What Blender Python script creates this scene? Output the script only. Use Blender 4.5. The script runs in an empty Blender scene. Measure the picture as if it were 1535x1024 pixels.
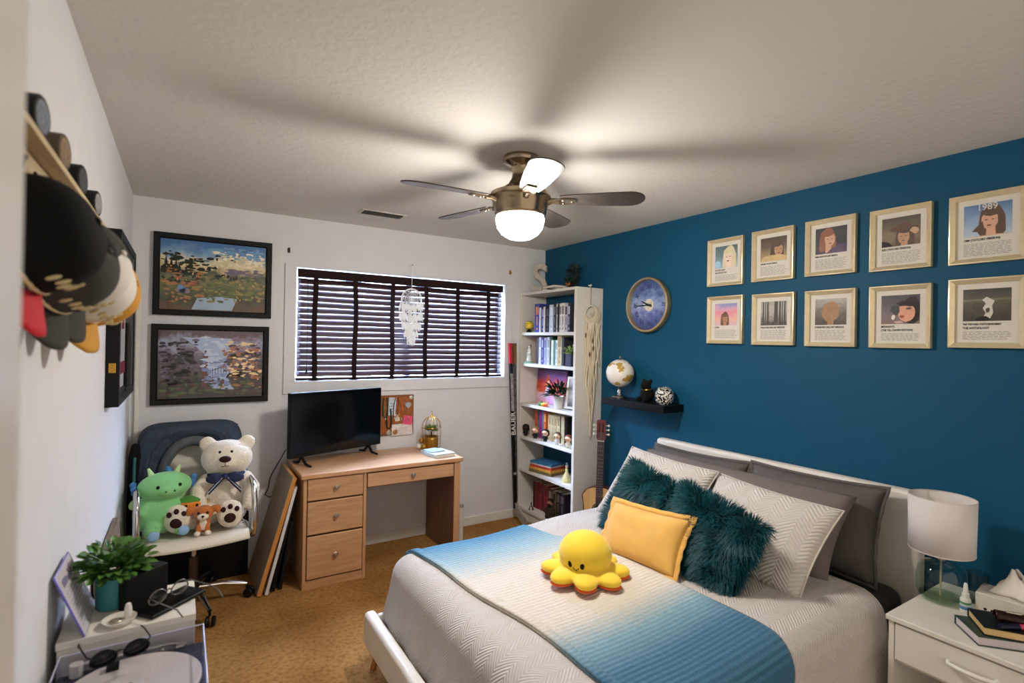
import bpy, bmesh, math, random
from mathutils import Vector, Matrix, Euler, noise
from math import sin, cos, pi, radians as rad, sqrt, atan2, hypot

scene = bpy.context.scene
COL = scene.collection
random.seed(7)

# ------------------------------------------------------------------ camera
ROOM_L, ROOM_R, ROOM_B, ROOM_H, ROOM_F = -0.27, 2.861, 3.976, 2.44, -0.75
_cd = bpy.data.cameras.new('camera'); cam = bpy.data.objects.new('camera', _cd); COL.objects.link(cam)
_yaw, _pit, _rol = rad(32.2425), rad(0.1208), rad(1.0685)
_F = Vector((sin(_yaw), cos(_yaw), 0)); _R = Vector((cos(_yaw), -sin(_yaw), 0)); _U = Vector((0, 0, 1))
_F, _U = _F*cos(_pit)+_U*sin(_pit), _U*cos(_pit)-_F*sin(_pit)
_R, _U = _R*cos(_rol)+_U*sin(_rol), _U*cos(_rol)-_R*sin(_rol)
cam.matrix_world = Matrix(((_R.x, _U.x, -_F.x, 0), (_R.y, _U.y, -_F.y, 0), (_R.z, _U.z, -_F.z, 1.573), (0, 0, 0, 1)))
_cd.sensor_width = 36; _cd.lens = 783.54/1535*36; _cd.clip_start = 0.02
_cd.dof.use_dof = True; _cd.dof.focus_distance = 2.9; _cd.dof.aperture_fstop = 2.2
scene.camera = cam

# ------------------------------------------------------------------ world: daylight beyond the window, warm dim fill added behind the camera, let in by the open front
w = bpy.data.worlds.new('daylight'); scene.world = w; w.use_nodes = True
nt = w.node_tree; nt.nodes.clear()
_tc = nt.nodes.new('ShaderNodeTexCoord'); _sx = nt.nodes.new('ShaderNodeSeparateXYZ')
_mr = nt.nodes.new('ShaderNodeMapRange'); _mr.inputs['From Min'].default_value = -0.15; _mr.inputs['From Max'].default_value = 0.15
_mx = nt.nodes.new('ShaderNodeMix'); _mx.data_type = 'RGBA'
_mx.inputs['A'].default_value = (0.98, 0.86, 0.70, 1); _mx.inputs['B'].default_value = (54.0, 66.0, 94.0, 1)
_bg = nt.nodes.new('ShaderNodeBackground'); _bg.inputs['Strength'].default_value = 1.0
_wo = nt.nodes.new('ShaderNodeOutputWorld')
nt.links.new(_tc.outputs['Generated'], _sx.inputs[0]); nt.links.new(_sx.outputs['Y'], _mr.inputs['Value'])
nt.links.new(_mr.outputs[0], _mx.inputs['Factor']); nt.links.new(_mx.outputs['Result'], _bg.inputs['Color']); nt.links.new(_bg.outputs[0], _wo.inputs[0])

GLOBE_STRENGTH = 190.0
vs_ = scene.view_settings
scene.display_settings.display_device = 'sRGB'
vs_.view_transform = 'Standard'; vs_.look = 'None'; vs_.exposure = 0.1; vs_.gamma = 1.0; vs_.use_curve_mapping = False

# ------------------------------------------------------------------ mesh helpers
class MB:
    """collects shapes into one mesh"""
    def __init__(s): s.v = []; s.f = []; s.m = []; s.uv = []; s.M = Matrix(); s.mi = 0
    def at(s, loc=(0, 0, 0), rot=(0, 0, 0), sc=(1, 1, 1)):
        s.M = Matrix.Translation(loc) @ Euler(rot).to_matrix().to_4x4() @ Matrix.Diagonal((*sc, 1)); return s
    def add(s, vs, fs, uvs=None):
        o = len(s.v)
        for p in vs: s.v.append(s.M @ Vector(p))
        for f in fs:
            s.f.append(tuple(i+o for i in f)); s.m.append(s.mi)
            s.uv.append([uvs[i] for i in f] if uvs else [(0, 0)]*len(f))
        return s
    def box(s, x0, y0, z0, x1, y1, z1):
        vs = [(x0,y0,z0),(x1,y0,z0),(x1,y1,z0),(x0,y1,z0),(x0,y0,z1),(x1,y0,z1),(x1,y1,z1),(x0,y1,z1)]
        return s.add(vs, [(0,3,2,1),(4,5,6,7),(0,1,5,4),(1,2,6,5),(2,3,7,6),(3,0,4,7)])
    def cbox(s, c, d):
        return s.box(c[0]-d[0]/2, c[1]-d[1]/2, c[2]-d[2]/2, c[0]+d[0]/2, c[1]+d[1]/2, c[2]+d[2]/2)
    def tube(s, pts, r, n=10, closed=False, cap=True):
        P = [Vector(p) for p in pts]; N = len(P)
        rr = r if isinstance(r, (list, tuple)) else [r]*N
        vs = []; ref = None
        for i, p in enumerate(P):
            if closed: t = P[(i+1) % N]-P[i-1]
            else: t = P[min(i+1, N-1)]-P[max(i-1, 0)]
            t = t.normalized() if t.length > 1e-9 else Vector((0, 0, 1))
            if ref is None:
                ref = t.orthogonal().normalized()
            else:
                ref = ref-t*ref.dot(t)
                ref = ref.normalized() if ref.length > 1e-6 else t.orthogonal().normalized()
            b = t.cross(ref)
            for k in range(n):
                a = 2*pi*k/n; vs.append(p+(ref*cos(a)+b*sin(a))*rr[i])
        fs = []
        for i in range(N if closed else N-1):
            j = (i+1) % N
            for k in range(n): fs.append((i*n+k, i*n+(k+1) % n, j*n+(k+1) % n, j*n+k))
        if cap and not closed:
            fs.append(tuple(range(n-1, -1, -1))); fs.append(tuple((N-1)*n+k for k in range(n)))
        return s.add(vs, fs)
    def cyl(s, a, b, r, r2=None, n=20): return s.tube([a, b], [r, r if r2 is None else r2], n)
    def lathe(s, prof, n=28, c=(0, 0, 0)):
        vs = []; fs = []; L = len(prof)
        for (r, z) in prof:
            for k in range(n):
                a = 2*pi*k/n; vs.append((c[0]+max(r, 1e-5)*cos(a), c[1]+max(r, 1e-5)*sin(a), c[2]+z))
        for i in range(L-1):
            for k in range(n): fs.append((i*n+k, i*n+(k+1) % n, (i+1)*n+(k+1) % n, (i+1)*n+k))
        return s.add(vs, fs)
    def ell(s, c, r, n=20, m=12, rot=None):
        R = Euler(rot).to_matrix() if rot else None
        if not hasattr(r, '__len__'): r = (r, r, r)
        vs = []; fs = []
        for i in range(m+1):
            t = pi*i/m
            for k in range(n):
                a = 2*pi*k/n; q = Vector((r[0]*sin(t)*cos(a), r[1]*sin(t)*sin(a), r[2]*cos(t)))
                if R: q = R @ q
                vs.append(q+Vector(c))
        for i in range(m):
            for k in range(n): fs.append((i*n+k, (i+1)*n+k, (i+1)*n+(k+1) % n, i*n+(k+1) % n))
        return s.add(vs, fs)
    def prism(s, poly, z0, z1):
        n = len(poly); vs = [(x, y, z0) for x, y in poly]+[(x, y, z1) for x, y in poly]
        fs = [tuple(range(n-1, -1, -1)), tuple(range(n, 2*n))]+[(i, (i+1) % n, n+(i+1) % n, n+i) for i in range(n)]
        return s.add(vs, fs)
    def flat(s, poly, z=0): return s.add([(x, y, z) for x, y in poly], [tuple(range(len(poly)))])
    def grid(s, fn, nu, nv, uv=None):
        vs = []; uvs = []
        for i in range(nu+1):
            for j in range(nv+1):
                u, v = i/nu, j/nv; vs.append(fn(u, v)); uvs.append(uv(u, v) if uv else (u, v))
        fs = [(i*(nv+1)+j, (i+1)*(nv+1)+j, (i+1)*(nv+1)+j+1, i*(nv+1)+j+1) for i in range(nu) for j in range(nv)]
        return s.add(vs, fs, uvs)
    def ring(s, w, h, prof):
        """mitred frame in X-Y, prof = [(inset, height)] from the outer back edge inwards"""
        vs = []; fs = []; L = len(prof)
        for (d, z) in prof:
            a, b = w/2-d, h/2-d; vs += [(-a, -b, z), (a, -b, z), (a, b, z), (-a, b, z)]
        for i in range(L-1):
            for k in range(4): fs.append((i*4+k, i*4+(k+1) % 4, (i+1)*4+(k+1) % 4, (i+1)*4+k))
        return s.add(vs, fs)

def link(o, parent=None):
    COL.objects.link(o)
    if parent: o.parent = parent
    return o

def part(name, mb, mats, parent=None, loc=(0, 0, 0), rot=(0, 0, 0), bevel=0, seg=2, sub=0, solid=0, ang=40, remesh=0, weld=0, label=None):
    me = bpy.data.meshes.new(name)
    me.from_pydata([tuple(v) for v in mb.v], [], mb.f)
    ul = me.uv_layers.new(name='uv'); flatuv = [c for f in mb.uv for p in f for c in p]
    ul.data.foreach_set('uv', flatuv)
    if not isinstance(mats, (list, tuple)): mats = [mats]
    for m in mats: me.materials.append(m)
    me.polygons.foreach_set('material_index', mb.m)
    me.polygons.foreach_set('use_smooth', [True]*len(me.polygons))
    if weld:
        bm = bmesh.new(); bm.from_mesh(me); bmesh.ops.remove_doubles(bm, verts=bm.verts, dist=weld); bm.to_mesh(me); bm.free()
    me.set_sharp_from_angle(angle=rad(ang)); me.update()
    o = bpy.data.objects.new(name, me); link(o, parent); o.location = loc; o.rotation_euler = rot
    if remesh:
        m = o.modifiers.new('fuse', 'REMESH'); m.mode = 'VOXEL'; m.voxel_size = remesh; m.use_smooth_shade = True
        m = o.modifiers.new('relax', 'SMOOTH'); m.iterations = 6; m.factor = .5
    if solid: m = o.modifiers.new('thickness', 'SOLIDIFY'); m.thickness = solid; m.offset = 0
    if bevel:
        m = o.modifiers.new('bevel', 'BEVEL'); m.width = bevel; m.segments = seg; m.limit_method = 'ANGLE'; m.angle_limit = rad(35)
        m.harden_normals = True
    if sub: m = o.modifiers.new('subdivision', 'SUBSURF'); m.levels = sub; m.render_levels = sub
    if label: o['label'] = label
    return o

def tag(o, label, cat, group=None):
    o['label'] = label; o['category'] = cat
    if group: o['group'] = group
    return o

def thing(name, label, cat, loc=(0, 0, 0), rot=(0, 0, 0), group=None):
    o = bpy.data.objects.new(name, None); link(o); o.empty_display_size = .05
    o.location = loc; o.rotation_euler = rot if hasattr(rot, '__len__') else (0, 0, rot)
    return tag(o, label, cat, group)

def one(name, label, cat, mb, mats, loc=(0, 0, 0), rot=(0, 0, 0), group=None, **k):
    return tag(part(name, mb, mats, None, loc, rot if hasattr(rot, '__len__') else (0, 0, rot), **k), label, cat, group)

def struct(name, mb, mats, parent=None, **k):
    o = part(name, mb, mats, parent, **k)
    if not parent: o['kind'] = 'structure'
    return o

def dup(root, loc, rot=None, label=None):
    r = root.copy(); COL.objects.link(r); r.location = loc
    if rot is not None: r.rotation_euler = rot
    if label: r['label'] = label
    for ch in list(root.children):
        c = ch.copy(); COL.objects.link(c); c.parent = r
        for g in list(ch.children):
            d = g.copy(); COL.objects.link(d); d.parent = c
    return r

def text_mb(mb, s, size, x=0, y=0, z=0, align='LEFT', bold=0, wide=1.0, depth=0):
    cu = bpy.data.curves.new('t', 'FONT'); cu.body = s; cu.size = size; cu.align_x = align; cu.offset = bold; cu.extrude = depth; cu.resolution_u = 3
    ob = bpy.data.objects.new('t', cu); COL.objects.link(ob)
    me = bpy.data.meshes.new_from_object(ob)
    mb.add([(v.co.x*wide+x, v.co.y+y, v.co.z+z) for v in me.vertices], [tuple(p.vertices) for p in me.polygons])
    bpy.data.objects.remove(ob); bpy.data.curves.remove(cu); bpy.data.meshes.remove(me)
    return mb

# ------------------------------------------------------------------ materials
def lin(c):
    if isinstance(c, str):
        c = c.lstrip('#'); c = [int(c[i:i+2], 16)/255 for i in (0, 2, 4)]
        c = [x/12.92 if x <= .04045 else ((x+.055)/1.055)**2.4 for x in c]
    return (c[0], c[1], c[2], 1)
_MC = {}
def newmat(name):
    m = bpy.data.materials.new(name); m.use_nodes = True; nt = m.node_tree
    b = nt.nodes['Principled BSDF']
    return m, nt, b
def N(nt, t, **k):
    n = nt.nodes.new('ShaderNode'+t)
    for a, v in k.items():
        if hasattr(n, a) and a not in n.inputs: setattr(n, a, v)
        else: n.inputs[a].default_value = v
    return n
def ramp(nt, stops, mode='LINEAR'):
    r = nt.nodes.new('ShaderNodeValToRGB'); e = r.color_ramp.elements; r.color_ramp.interpolation = mode
    while len(e) < len(stops): e.new(0.5)
    for i, (p, c) in enumerate(stops): e[i].position = p; e[i].color = lin(c)
    return r
def bump(nt, b, src, strength, dist=0.01):
    n = N(nt, 'Bump'); n.inputs['Strength'].default_value = strength; n.inputs['Distance'].default_value = dist
    nt.links.new(src, n.inputs['Height']); nt.links.new(n.outputs[0], b.inputs['Normal']); return n
def pm(name, col, rough=.5, metal=0, var=.07, scale=9, bmp=0, bscale=150, spec=.5, sheen=0, coat=0, bdist=.004):
    if name in _MC: return _MC[name]
    m, nt, b = newmat(name); c = lin(col)
    if not metal and sum(c[:3]) < .06: spec = min(spec, .22)
    tc = N(nt, 'TexCoord'); no = N(nt, 'TexNoise'); no.inputs['Scale'].default_value = scale; no.inputs['Detail'].default_value = 3
    nt.links.new(tc.outputs['Object'], no.inputs['Vector'])
    r = nt.nodes.new('ShaderNodeValToRGB'); e = r.color_ramp.elements
    e[0].position = .3; e[1].position = .7
    e[0].color = tuple(max(0, x*(1-var)) for x in c[:3])+(1,); e[1].color = tuple(min(1, x*(1+var)) for x in c[:3])+(1,)
    nt.links.new(no.outputs['Fac'], r.inputs[0]); nt.links.new(r.outputs[0], b.inputs['Base Color'])
    b.inputs['Roughness'].default_value = rough; b.inputs['Metallic'].default_value = metal; b.inputs['Specular IOR Level'].default_value = spec
    if sheen: b.inputs['Sheen Weight'].default_value = sheen; b.inputs['Sheen Roughness'].default_value = .4
    if coat: b.inputs['Coat Weight'].default_value = coat; b.inputs['Coat Roughness'].default_value = .05
    if bmp:
        n2 = N(nt, 'TexNoise'); n2.inputs['Scale'].default_value = bscale; n2.inputs['Detail'].default_value = 2
        nt.links.new(tc.outputs['Object'], n2.inputs['Vector']); bump(nt, b, n2.outputs['Fac'], bmp, bdist)
    _MC[name] = m; return m
def wood(name, c1, c2, axis=0, rough=.45, scale=6, coat=0):
    if name in _MC: return _MC[name]
    m, nt, b = newmat(name); tc = N(nt, 'TexCoord'); mp = N(nt, 'Mapping'); s = [14, 14, 14]; s[axis] = 1.2
    mp.inputs['Scale'].default_value = s
    no = N(nt, 'TexNoise'); no.inputs['Scale'].default_value = scale; no.inputs['Detail'].default_value = 5; no.inputs['Distortion'].default_value = .6
    nt.links.new(tc.outputs['Object'], mp.inputs[0]); nt.links.new(mp.outputs[0], no.inputs['Vector'])
    r = ramp(nt, [(.3, c1), (.7, c2)]); nt.links.new(no.outputs['Fac'], r.inputs[0]); nt.links.new(r.outputs[0], b.inputs['Base Color'])
    b.inputs['Roughness'].default_value = rough; bump(nt, b, no.outputs['Fac'], .08, .002)
    if coat: b.inputs['Coat Weight'].default_value = coat
    _MC[name] = m; return m
def palette(name, stops, scale=4, distort=.35, axis='Y', rough=.5, detail=6, warp=(1, 1, 1)):
    """soft painted picture: a vertical ramp broken up by noise"""
    m, nt, b = newmat(name); tc = N(nt, 'TexCoord'); sx = N(nt, 'SeparateXYZ'); nt.links.new(tc.outputs['Generated'], sx.inputs[0])
    mp = N(nt, 'Mapping'); mp.inputs['Scale'].default_value = warp; nt.links.new(tc.outputs['Generated'], mp.inputs[0])
    no = N(nt, 'TexNoise'); no.inputs['Scale'].default_value = scale; no.inputs['Detail'].default_value = detail; no.inputs['Roughness'].default_value = .62
    nt.links.new(mp.outputs[0], no.inputs['Vector'])
    a = N(nt, 'Math'); a.operation = 'MULTIPLY_ADD'; a.inputs[1].default_value = distort*2.2; a.inputs[2].default_value = -distort*1.1
    nt.links.new(no.outputs['Fac'], a.inputs[0])
    ad = N(nt, 'Math'); ad.operation = 'ADD'; nt.links.new(sx.outputs[axis], ad.inputs[0]); nt.links.new(a.outputs[0], ad.inputs[1])
    r = ramp(nt, stops); nt.links.new(ad.outputs[0], r.inputs[0]); nt.links.new(r.outputs[0], b.inputs['Base Color'])
    b.inputs['Roughness'].default_value = rough
    return m
def thin_glass(name, tint='ffffff', gloss=1.0, rough=.0, ior=1.5):
    if name in _MC: return _MC[name]
    m, nt, b = newmat(name); nt.nodes.remove(b)
    t = N(nt, 'BsdfTransparent'); t.inputs['Color'].default_value = lin(tint); g = N(nt, 'BsdfGlossy'); g.inputs['Roughness'].default_value = rough
    f = N(nt, 'Fresnel'); f.inputs['IOR'].default_value = ior; mx = N(nt, 'MixShader'); out = nt.nodes['Material Output']
    no = N(nt, 'TexNoise'); no.inputs['Scale'].default_value = 3; tc = N(nt, 'TexCoord'); nt.links.new(tc.outputs['Object'], no.inputs['Vector'])
    mu = N(nt, 'Math'); mu.operation = 'MULTIPLY'; nt.links.new(f.outputs[0], mu.inputs[0])
    ge = N(nt, 'NewGeometry'); fr = N(nt, 'Math'); fr.operation = 'MULTIPLY_ADD'; fr.inputs[1].default_value = -gloss; fr.inputs[2].default_value = gloss   # only the face turned to the light path reflects
    nt.links.new(ge.outputs['Backfacing'], fr.inputs[0]); nt.links.new(fr.outputs[0], mu.inputs[1])
    nt.links.new(mu.outputs[0], mx.inputs[0]); nt.links.new(t.outputs[0], mx.inputs[1]); nt.links.new(g.outputs[0], mx.inputs[2]); nt.links.new(mx.outputs[0], out.inputs[0])
    _MC[name] = m; return m

white_paint = pm('white_paint', 'd9d9dc', .85, var=.02, bmp=.05, bscale=60)
gloss_white = pm('white_lacquer', 'e2dfd8', .28, var=.02, coat=.3)
matt_white = pm('matt_white_board', 'dedbd3', .45, var=.02)
black_frame = pm('black_frame', '08080a', .4, var=.1, spec=.25)
black_plastic = pm('black_plastic', '0c0c0d', .4, var=.1)
chrome = pm('chrome', 'd8d8d8', .12, 1, var=.02)
nickel = pm('brushed_nickel', 'c2b7a8', .38, 1, var=.05)
gold = pm('gold_metal', 'c79a45', .28, 1, var=.08)
paper = pm('white_paper', 'd9d4ca', .7, var=.02)
ink = pm('black_ink', '101010', .6, var=.05)
ink_gray = pm('grey_ink', '8e8a84', .7, var=.05)
pane = thin_glass('picture_glass', gloss=.8)
# rotation of wall hung things: X right, Y up, Z out of the wall
ON_BACK = (rad(90), 0, 0); ON_RIGHT = (rad(90), 0, rad(-90)); ON_LEFT = (rad(90), 0, rad(90))
# ------------------------------------------------------------------ the room
m, nt, b = newmat('carpet')
tc = N(nt, 'TexCoord'); n1 = N(nt, 'TexNoise', Scale=2.6, Detail=4.0); n2 = N(nt, 'TexNoise', Scale=320.0, Detail=3.0); n3 = N(nt, 'TexNoise', Scale=45.0, Detail=4.0)
for n in (n1, n2, n3): nt.links.new(tc.outputs['Object'], n.inputs['Vector'])
r1 = ramp(nt, [(.32, 'a5733c'), (.7, 'c99658')]); r2 = ramp(nt, [(.25, '8a6a48'), (.55, 'ffffff')])
nt.links.new(n1.outputs['Fac'], r1.inputs[0]); nt.links.new(n3.outputs['Fac'], r2.inputs[0])
mx = N(nt, 'Mix', data_type='RGBA', blend_type='MULTIPLY'); mx.inputs['Factor'].default_value = .55
nt.links.new(r1.outputs[0], mx.inputs['A']); nt.links.new(r2.outputs[0], mx.inputs['B']); nt.links.new(mx.outputs['Result'], b.inputs['Base Color'])
ad = N(nt, 'Math'); nt.links.new(n2.outputs['Fac'], ad.inputs[0]); nt.links.new(n3.outputs['Fac'], ad.inputs[1])
b.inputs['Roughness'].default_value = .95; b.inputs['Specular IOR Level'].default_value = .1; bump(nt, b, ad.outputs[0], .9, .012); carpet = m

m, nt, b = newmat('knockdown_ceiling')
tc = N(nt, 'TexCoord'); n1 = N(nt, 'TexNoise', Scale=38.0, Detail=3.0); n2 = N(nt, 'TexNoise', Scale=120.0, Detail=2.0)
for n in (n1, n2): nt.links.new(tc.outputs['Object'], n.inputs['Vector'])
r1 = ramp(nt, [(.42, '000000'), (.6, 'ffffff')]); nt.links.new(n1.outputs['Fac'], r1.inputs[0])
ad = N(nt, 'Math', operation='MULTIPLY_ADD'); ad.inputs[1].default_value = .35; nt.links.new(n2.outputs['Fac'], ad.inputs[0]); nt.links.new(r1.outputs[0], ad.inputs[2])
b.inputs['Base Color'].default_value = lin('d3d0cb'); b.inputs['Roughness'].default_value = .9; bump(nt, b, ad.outputs[0], .13, .005); ceil_m = m

teal = pm('teal_wall_paint', '054b6a', .6, var=.03, scale=2, bmp=.06, bscale=70, spec=.25)

F, L, R, B, H = ROOM_F, ROOM_L, ROOM_R, ROOM_B, ROOM_H
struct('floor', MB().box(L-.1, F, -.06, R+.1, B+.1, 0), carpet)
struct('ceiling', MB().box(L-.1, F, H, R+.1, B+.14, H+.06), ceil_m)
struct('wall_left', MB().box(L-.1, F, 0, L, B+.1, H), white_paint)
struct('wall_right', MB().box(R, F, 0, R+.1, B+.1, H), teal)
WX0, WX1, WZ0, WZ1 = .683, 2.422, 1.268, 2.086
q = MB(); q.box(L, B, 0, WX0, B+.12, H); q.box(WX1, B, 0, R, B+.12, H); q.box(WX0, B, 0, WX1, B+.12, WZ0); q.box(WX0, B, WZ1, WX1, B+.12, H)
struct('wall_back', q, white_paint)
# window: white vinyl frame with two panes deep in the opening
q = MB(); y0, y1 = B+.07, B+.115
q.box(WX0, y0, WZ0, WX0+.014, y1, WZ1); q.box(WX1-.014, y0, WZ0, WX1, y1, WZ1); q.box(WX0+.014, y0, WZ0, WX1-.014, y1, WZ0+.02); q.box(WX0+.014, y0, WZ1-.010, WX1-.014, y1, WZ1)
q.box((WX0+WX1)/2-.025, y0, WZ0+.02, (WX0+WX1)/2+.025, y1, WZ1-.010)
wd = struct('window_1', q, gloss_white, bevel=.003)
for a, c in ((WX0+.014, (WX0+WX1)/2-.025), ((WX0+WX1)/2+.025, WX1-.014)):
    part('window_pane', MB().box(a, B+.09, WZ0+.02, c, B+.094, WZ1-.010), thin_glass('window_glass', 'eef3f6'), wd)
# flat white casing boards
q = MB(); y0 = B-.014
q.box(.605, y0, 1.18, 2.50, B, WZ0); q.box(.605, y0, WZ0, WX0, B, 2.105); q.box(WX1, y0, WZ0, 2.50, B, 2.105); q.box(WX0, y0, WZ1, WX1, B, 2.105)
struct('trim_1', q, white_paint, bevel=.002)
q = MB(); q.box(L, B-.013, 0, R, B, .075); struct('baseboard_back', q, matt_white, bevel=.004)
q = MB(); q.box(L, F, 0, L+.013, B-.013, .075); struct('baseboard_left', q, matt_white, bevel=.004)
q = MB(); q.box(R-.013, F, 0, R, B-.013, .075); struct('baseboard_right', q, matt_white, bevel=.004)
# glossy white door standing open flat along the left wall beside the camera
d = struct('door_1', MB().box(-.155, -.30, .012, -.118, .612, 2.04), gloss_white, bevel=.003)
q = MB(); q.cyl((-.118, .40, 1.0), (-.075, .40, 1.0), .011); q.ell((-.065, .40, 1.0), (.02, .027, .027))
part('door_knob', q, nickel, d)

# white cable cover in the corner
one('cable_cover', 'slim white vertical cable cover in the corner left of the two paintings', 'cable cover',
    MB().box(-.012, -.009, 0, .012, .009, 1.52), gloss_white, loc=(-.232, B-.010, .32), bevel=.003)

# ceiling vent
t = thing('ceiling_vent', 'small dark slotted air vent in the ceiling above the window', 'vent', (1.145, 3.51, H))
part('frame', MB().box(-.155, -.062, -.006, .155, .062, 0), pm('vent_white', 'cfccc6', .5), t, bevel=.003)
part('opening', MB().box(-.135, -.044, -.0075, .135, .044, -.006), black_plastic, t)
q = MB()
for k in range(7): q.at((0, -.036+k*.012, -.0095), (rad(35), 0, 0)).box(-.134, -.005, -.0006, .134, .005, .0006)
part('louvre', q, pm('vent_dark', '55524e', .45), t)

# curtain hooks left over beside the window
for k, (x, z, lab, mt) in enumerate(((.628, 2.195, 'small dark metal curtain hook on the wall at the upper left of the window', pm('hook_dark', '3c3936', .35, .8)), (2.471, 2.20, 'small brass curtain hook on the wall at the upper right of the window', gold))):
    q = MB(); q.box(-.008, -.016, 0, .008, .016, .004); q.tube([(0, .004, .004), (0, .004, .022), (0, -.004, .03), (0, -.012, .026), (0, -.012, .018)], .0035, 8); q.ell((0, .014, .008), .007)
    one('curtain_hook', lab, 'hook', q, mt, (x, B, z), ON_BACK, group='curtain hooks')

# ------------------------------------------------------------------ venetian blind
brown = wood('espresso_slat', '2e1c20', '40282d', 0, .36, 4)
tape = pm('espresso_tape', '21100f', .8, var=.15, bmp=.2, bscale=400)
t = thing('venetian_blind', 'dark brown wooden venetian blind with wide cloth tapes in the window', 'window blind', (1.552, B+.034, 0))
hw = .857
part('head_rail', MB().box(-hw, -.03, 2.016, hw, .020, 2.076), tape, t, bevel=.003)
part('bottom_rail', MB().box(-hw, -.026, 1.272, hw, .024, 1.290), tape, t, bevel=.004)
ns = 17
for k in range(ns):
    z = 1.318+k*(1.992-1.318)/(ns-1)
    q = MB(); 
    def sf(u, v, z=z, k=k):
        a = (v-.5); tilt = rad(59.5); zz = .0025*(1-4*a*a)
        yy = a*.05; sag = .0012*sin(u*pi*6+k)
        return ((u-.5)*2*hw, yy*cos(tilt)-zz*sin(tilt), z+sag+yy*sin(tilt)+zz*cos(tilt))
    q.grid(sf, 36, 4)
    part('slat', q, brown, t, solid=.0028)
for x in (.813, 1.106, 1.397, 1.677, 1.966, 2.257):
    q = MB()
    q.grid(lambda u, v, x=x: (x-1.552+(v-.5)*.036+.004*sin(u*7+x*9), -.029-.003*sin(u*11), 1.275+u*.745), 24, 2)
    q.box(x-1.552-.02, -.034, 1.2705, x-1.552+.02, .026, 1.2718)
    part('ladder_tape', q, tape, t, solid=.0015)
for x, z0 in ((.76, 1.32), (2.335, 1.30), (2.35, 1.315)):
    q = MB(); q.tube([(x-1.552, -.036, 2.01), (x-1.552+.002, -.037, 1.6), (x-1.552, -.037, z0+.03)], .0018, 6); q.lathe([(0, .035), (.004, .034), (.008, .004), (0, 0)], 10, (x-1.552, -.037, z0))
    part('pull_cord', q, tape, t)

# white feather dream catcher hanging in front of the blind
ivory = pm('white_feather', 'eef0f2', .8, var=.05); 
t = thing('dream_catcher', 'white crocheted dream catcher with feathers hanging in front of the blind', 'dream catcher', (1.53, B-.05, 1.9), ON_BACK)
q = MB(); q.cyl((0, .272, 0), (0, .272, -.05), .003); q.ell((0, .272, .002), .007, 10, 6); part('ceiling_pin', q, chrome, t)
part('cord', MB().tube([(0, .272, 0), (0, .085, 0)], .002, 6), ivory, t)
q = MB(); q.tube([(.082*cos(a), .082*sin(a), 0) for a in [2*pi*k/40 for k in range(40)]], .0065, 8, closed=True); part('hoop', q, ivory, t)
q = MB()
for k in range(16):
    a = 2*pi*k/16
    for r0, r1, da in ((.08, .05, .2), (.08, .05, -.2), (.05, .022, .28), (.05, .022, -.28), (.022, .0, 0)):
        q.tube([(r0*cos(a), r0*sin(a), 0), (r1*cos(a+da), r1*sin(a+da), 0)], .0016, 4)
    q.ell((.05*cos(a+.2), .05*sin(a+.2), 0), .004, 6, 4); q.ell((.066*cos(a), .066*sin(a), 0), .0035, 6, 4)
for r0 in (.05, .022): q.tube([(r0*cos(2*pi*k/20), r0*sin(2*pi*k/20), 0) for k in range(20)], .0018, 4, closed=True)
part('web', q, ivory, t)
q = MB()
for row in range(5):
    yb = -.075-row*.03; n = 6-row
    for k in range(n): q.ell(((k-(n-1)/2)*.017, yb, .002), .0055, 8, 5)
part('beads', q, ivory, t)
rnd = random.Random(3)
for row in range(5):
    half = (.095, .092, .075, .05, .025)[row]; ytop = (-.02, -.10, -.165, -.225, -.275)[row]; n = (15, 19, 15, 10, 5)[row]
    for k in range(n):
        x = -half+2*half*k/(n-1); y = ytop-.02*(1-abs(x)/.1)+rnd.uniform(-.008, .008); ln = .075+rnd.uniform(-.01, .01)
        q = MB()
        def ff(u, v, x=x, y=y, ln=ln, s=rnd.random()):
            wd = .0085*sin(pi*min(1, u*1.02+.02))**.6
            return (x+(v-.5)*2*wd+.004*sin(u*3+s*6), y-u*ln, .004+.004*sin(u*2+s*5)+.003*abs(v-.5))
        q.grid(ff, 8, 4); part('feather', q, ivory, t)
# ------------------------------------------------------------------ two black framed paintings on the window wall
def big_frame(name, label, x0, x1, z0, z1, pmat, extra):
    w_, h_ = x1-x0, z1-z0
    t = thing(name, label, 'painting', ((x0+x1)/2, B-.001, (z0+z1)/2), ON_BACK, 'framed landscapes left of the window')
    part('frame', MB().ring(w_, h_, [(0, 0), (0, .026), (.004, .029), (.03, .026), (.036, .018), (.036, .004)]), black_frame, t)
    part('backing', MB().box(-w_/2+.004, -h_/2+.004, .0005, w_/2-.004, h_/2-.004, .004), black_plastic, t)
    p = part('picture', MB().box(-w_/2+.036, -h_/2+.036, .005, w_/2-.036, h_/2-.036, .007), pmat, t)
    extra(t, w_-.072, h_-.072)
    part('glass_pane', MB().box(-w_/2+.034, -h_/2+.034, .0135, w_/2-.034, h_/2-.034, .015), pane, t)
    return t
def blob(cx, cy, rx, ry, n=14, seed=0, rough=.25):
    r = random.Random(seed); o = []
    for k in range(n):
        a = 2*pi*k/n; f = 1+rough*(r.random()-.5)*2
        o.append((cx+rx*f*cos(a), cy+ry*f*sin(a)))
    return o
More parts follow.
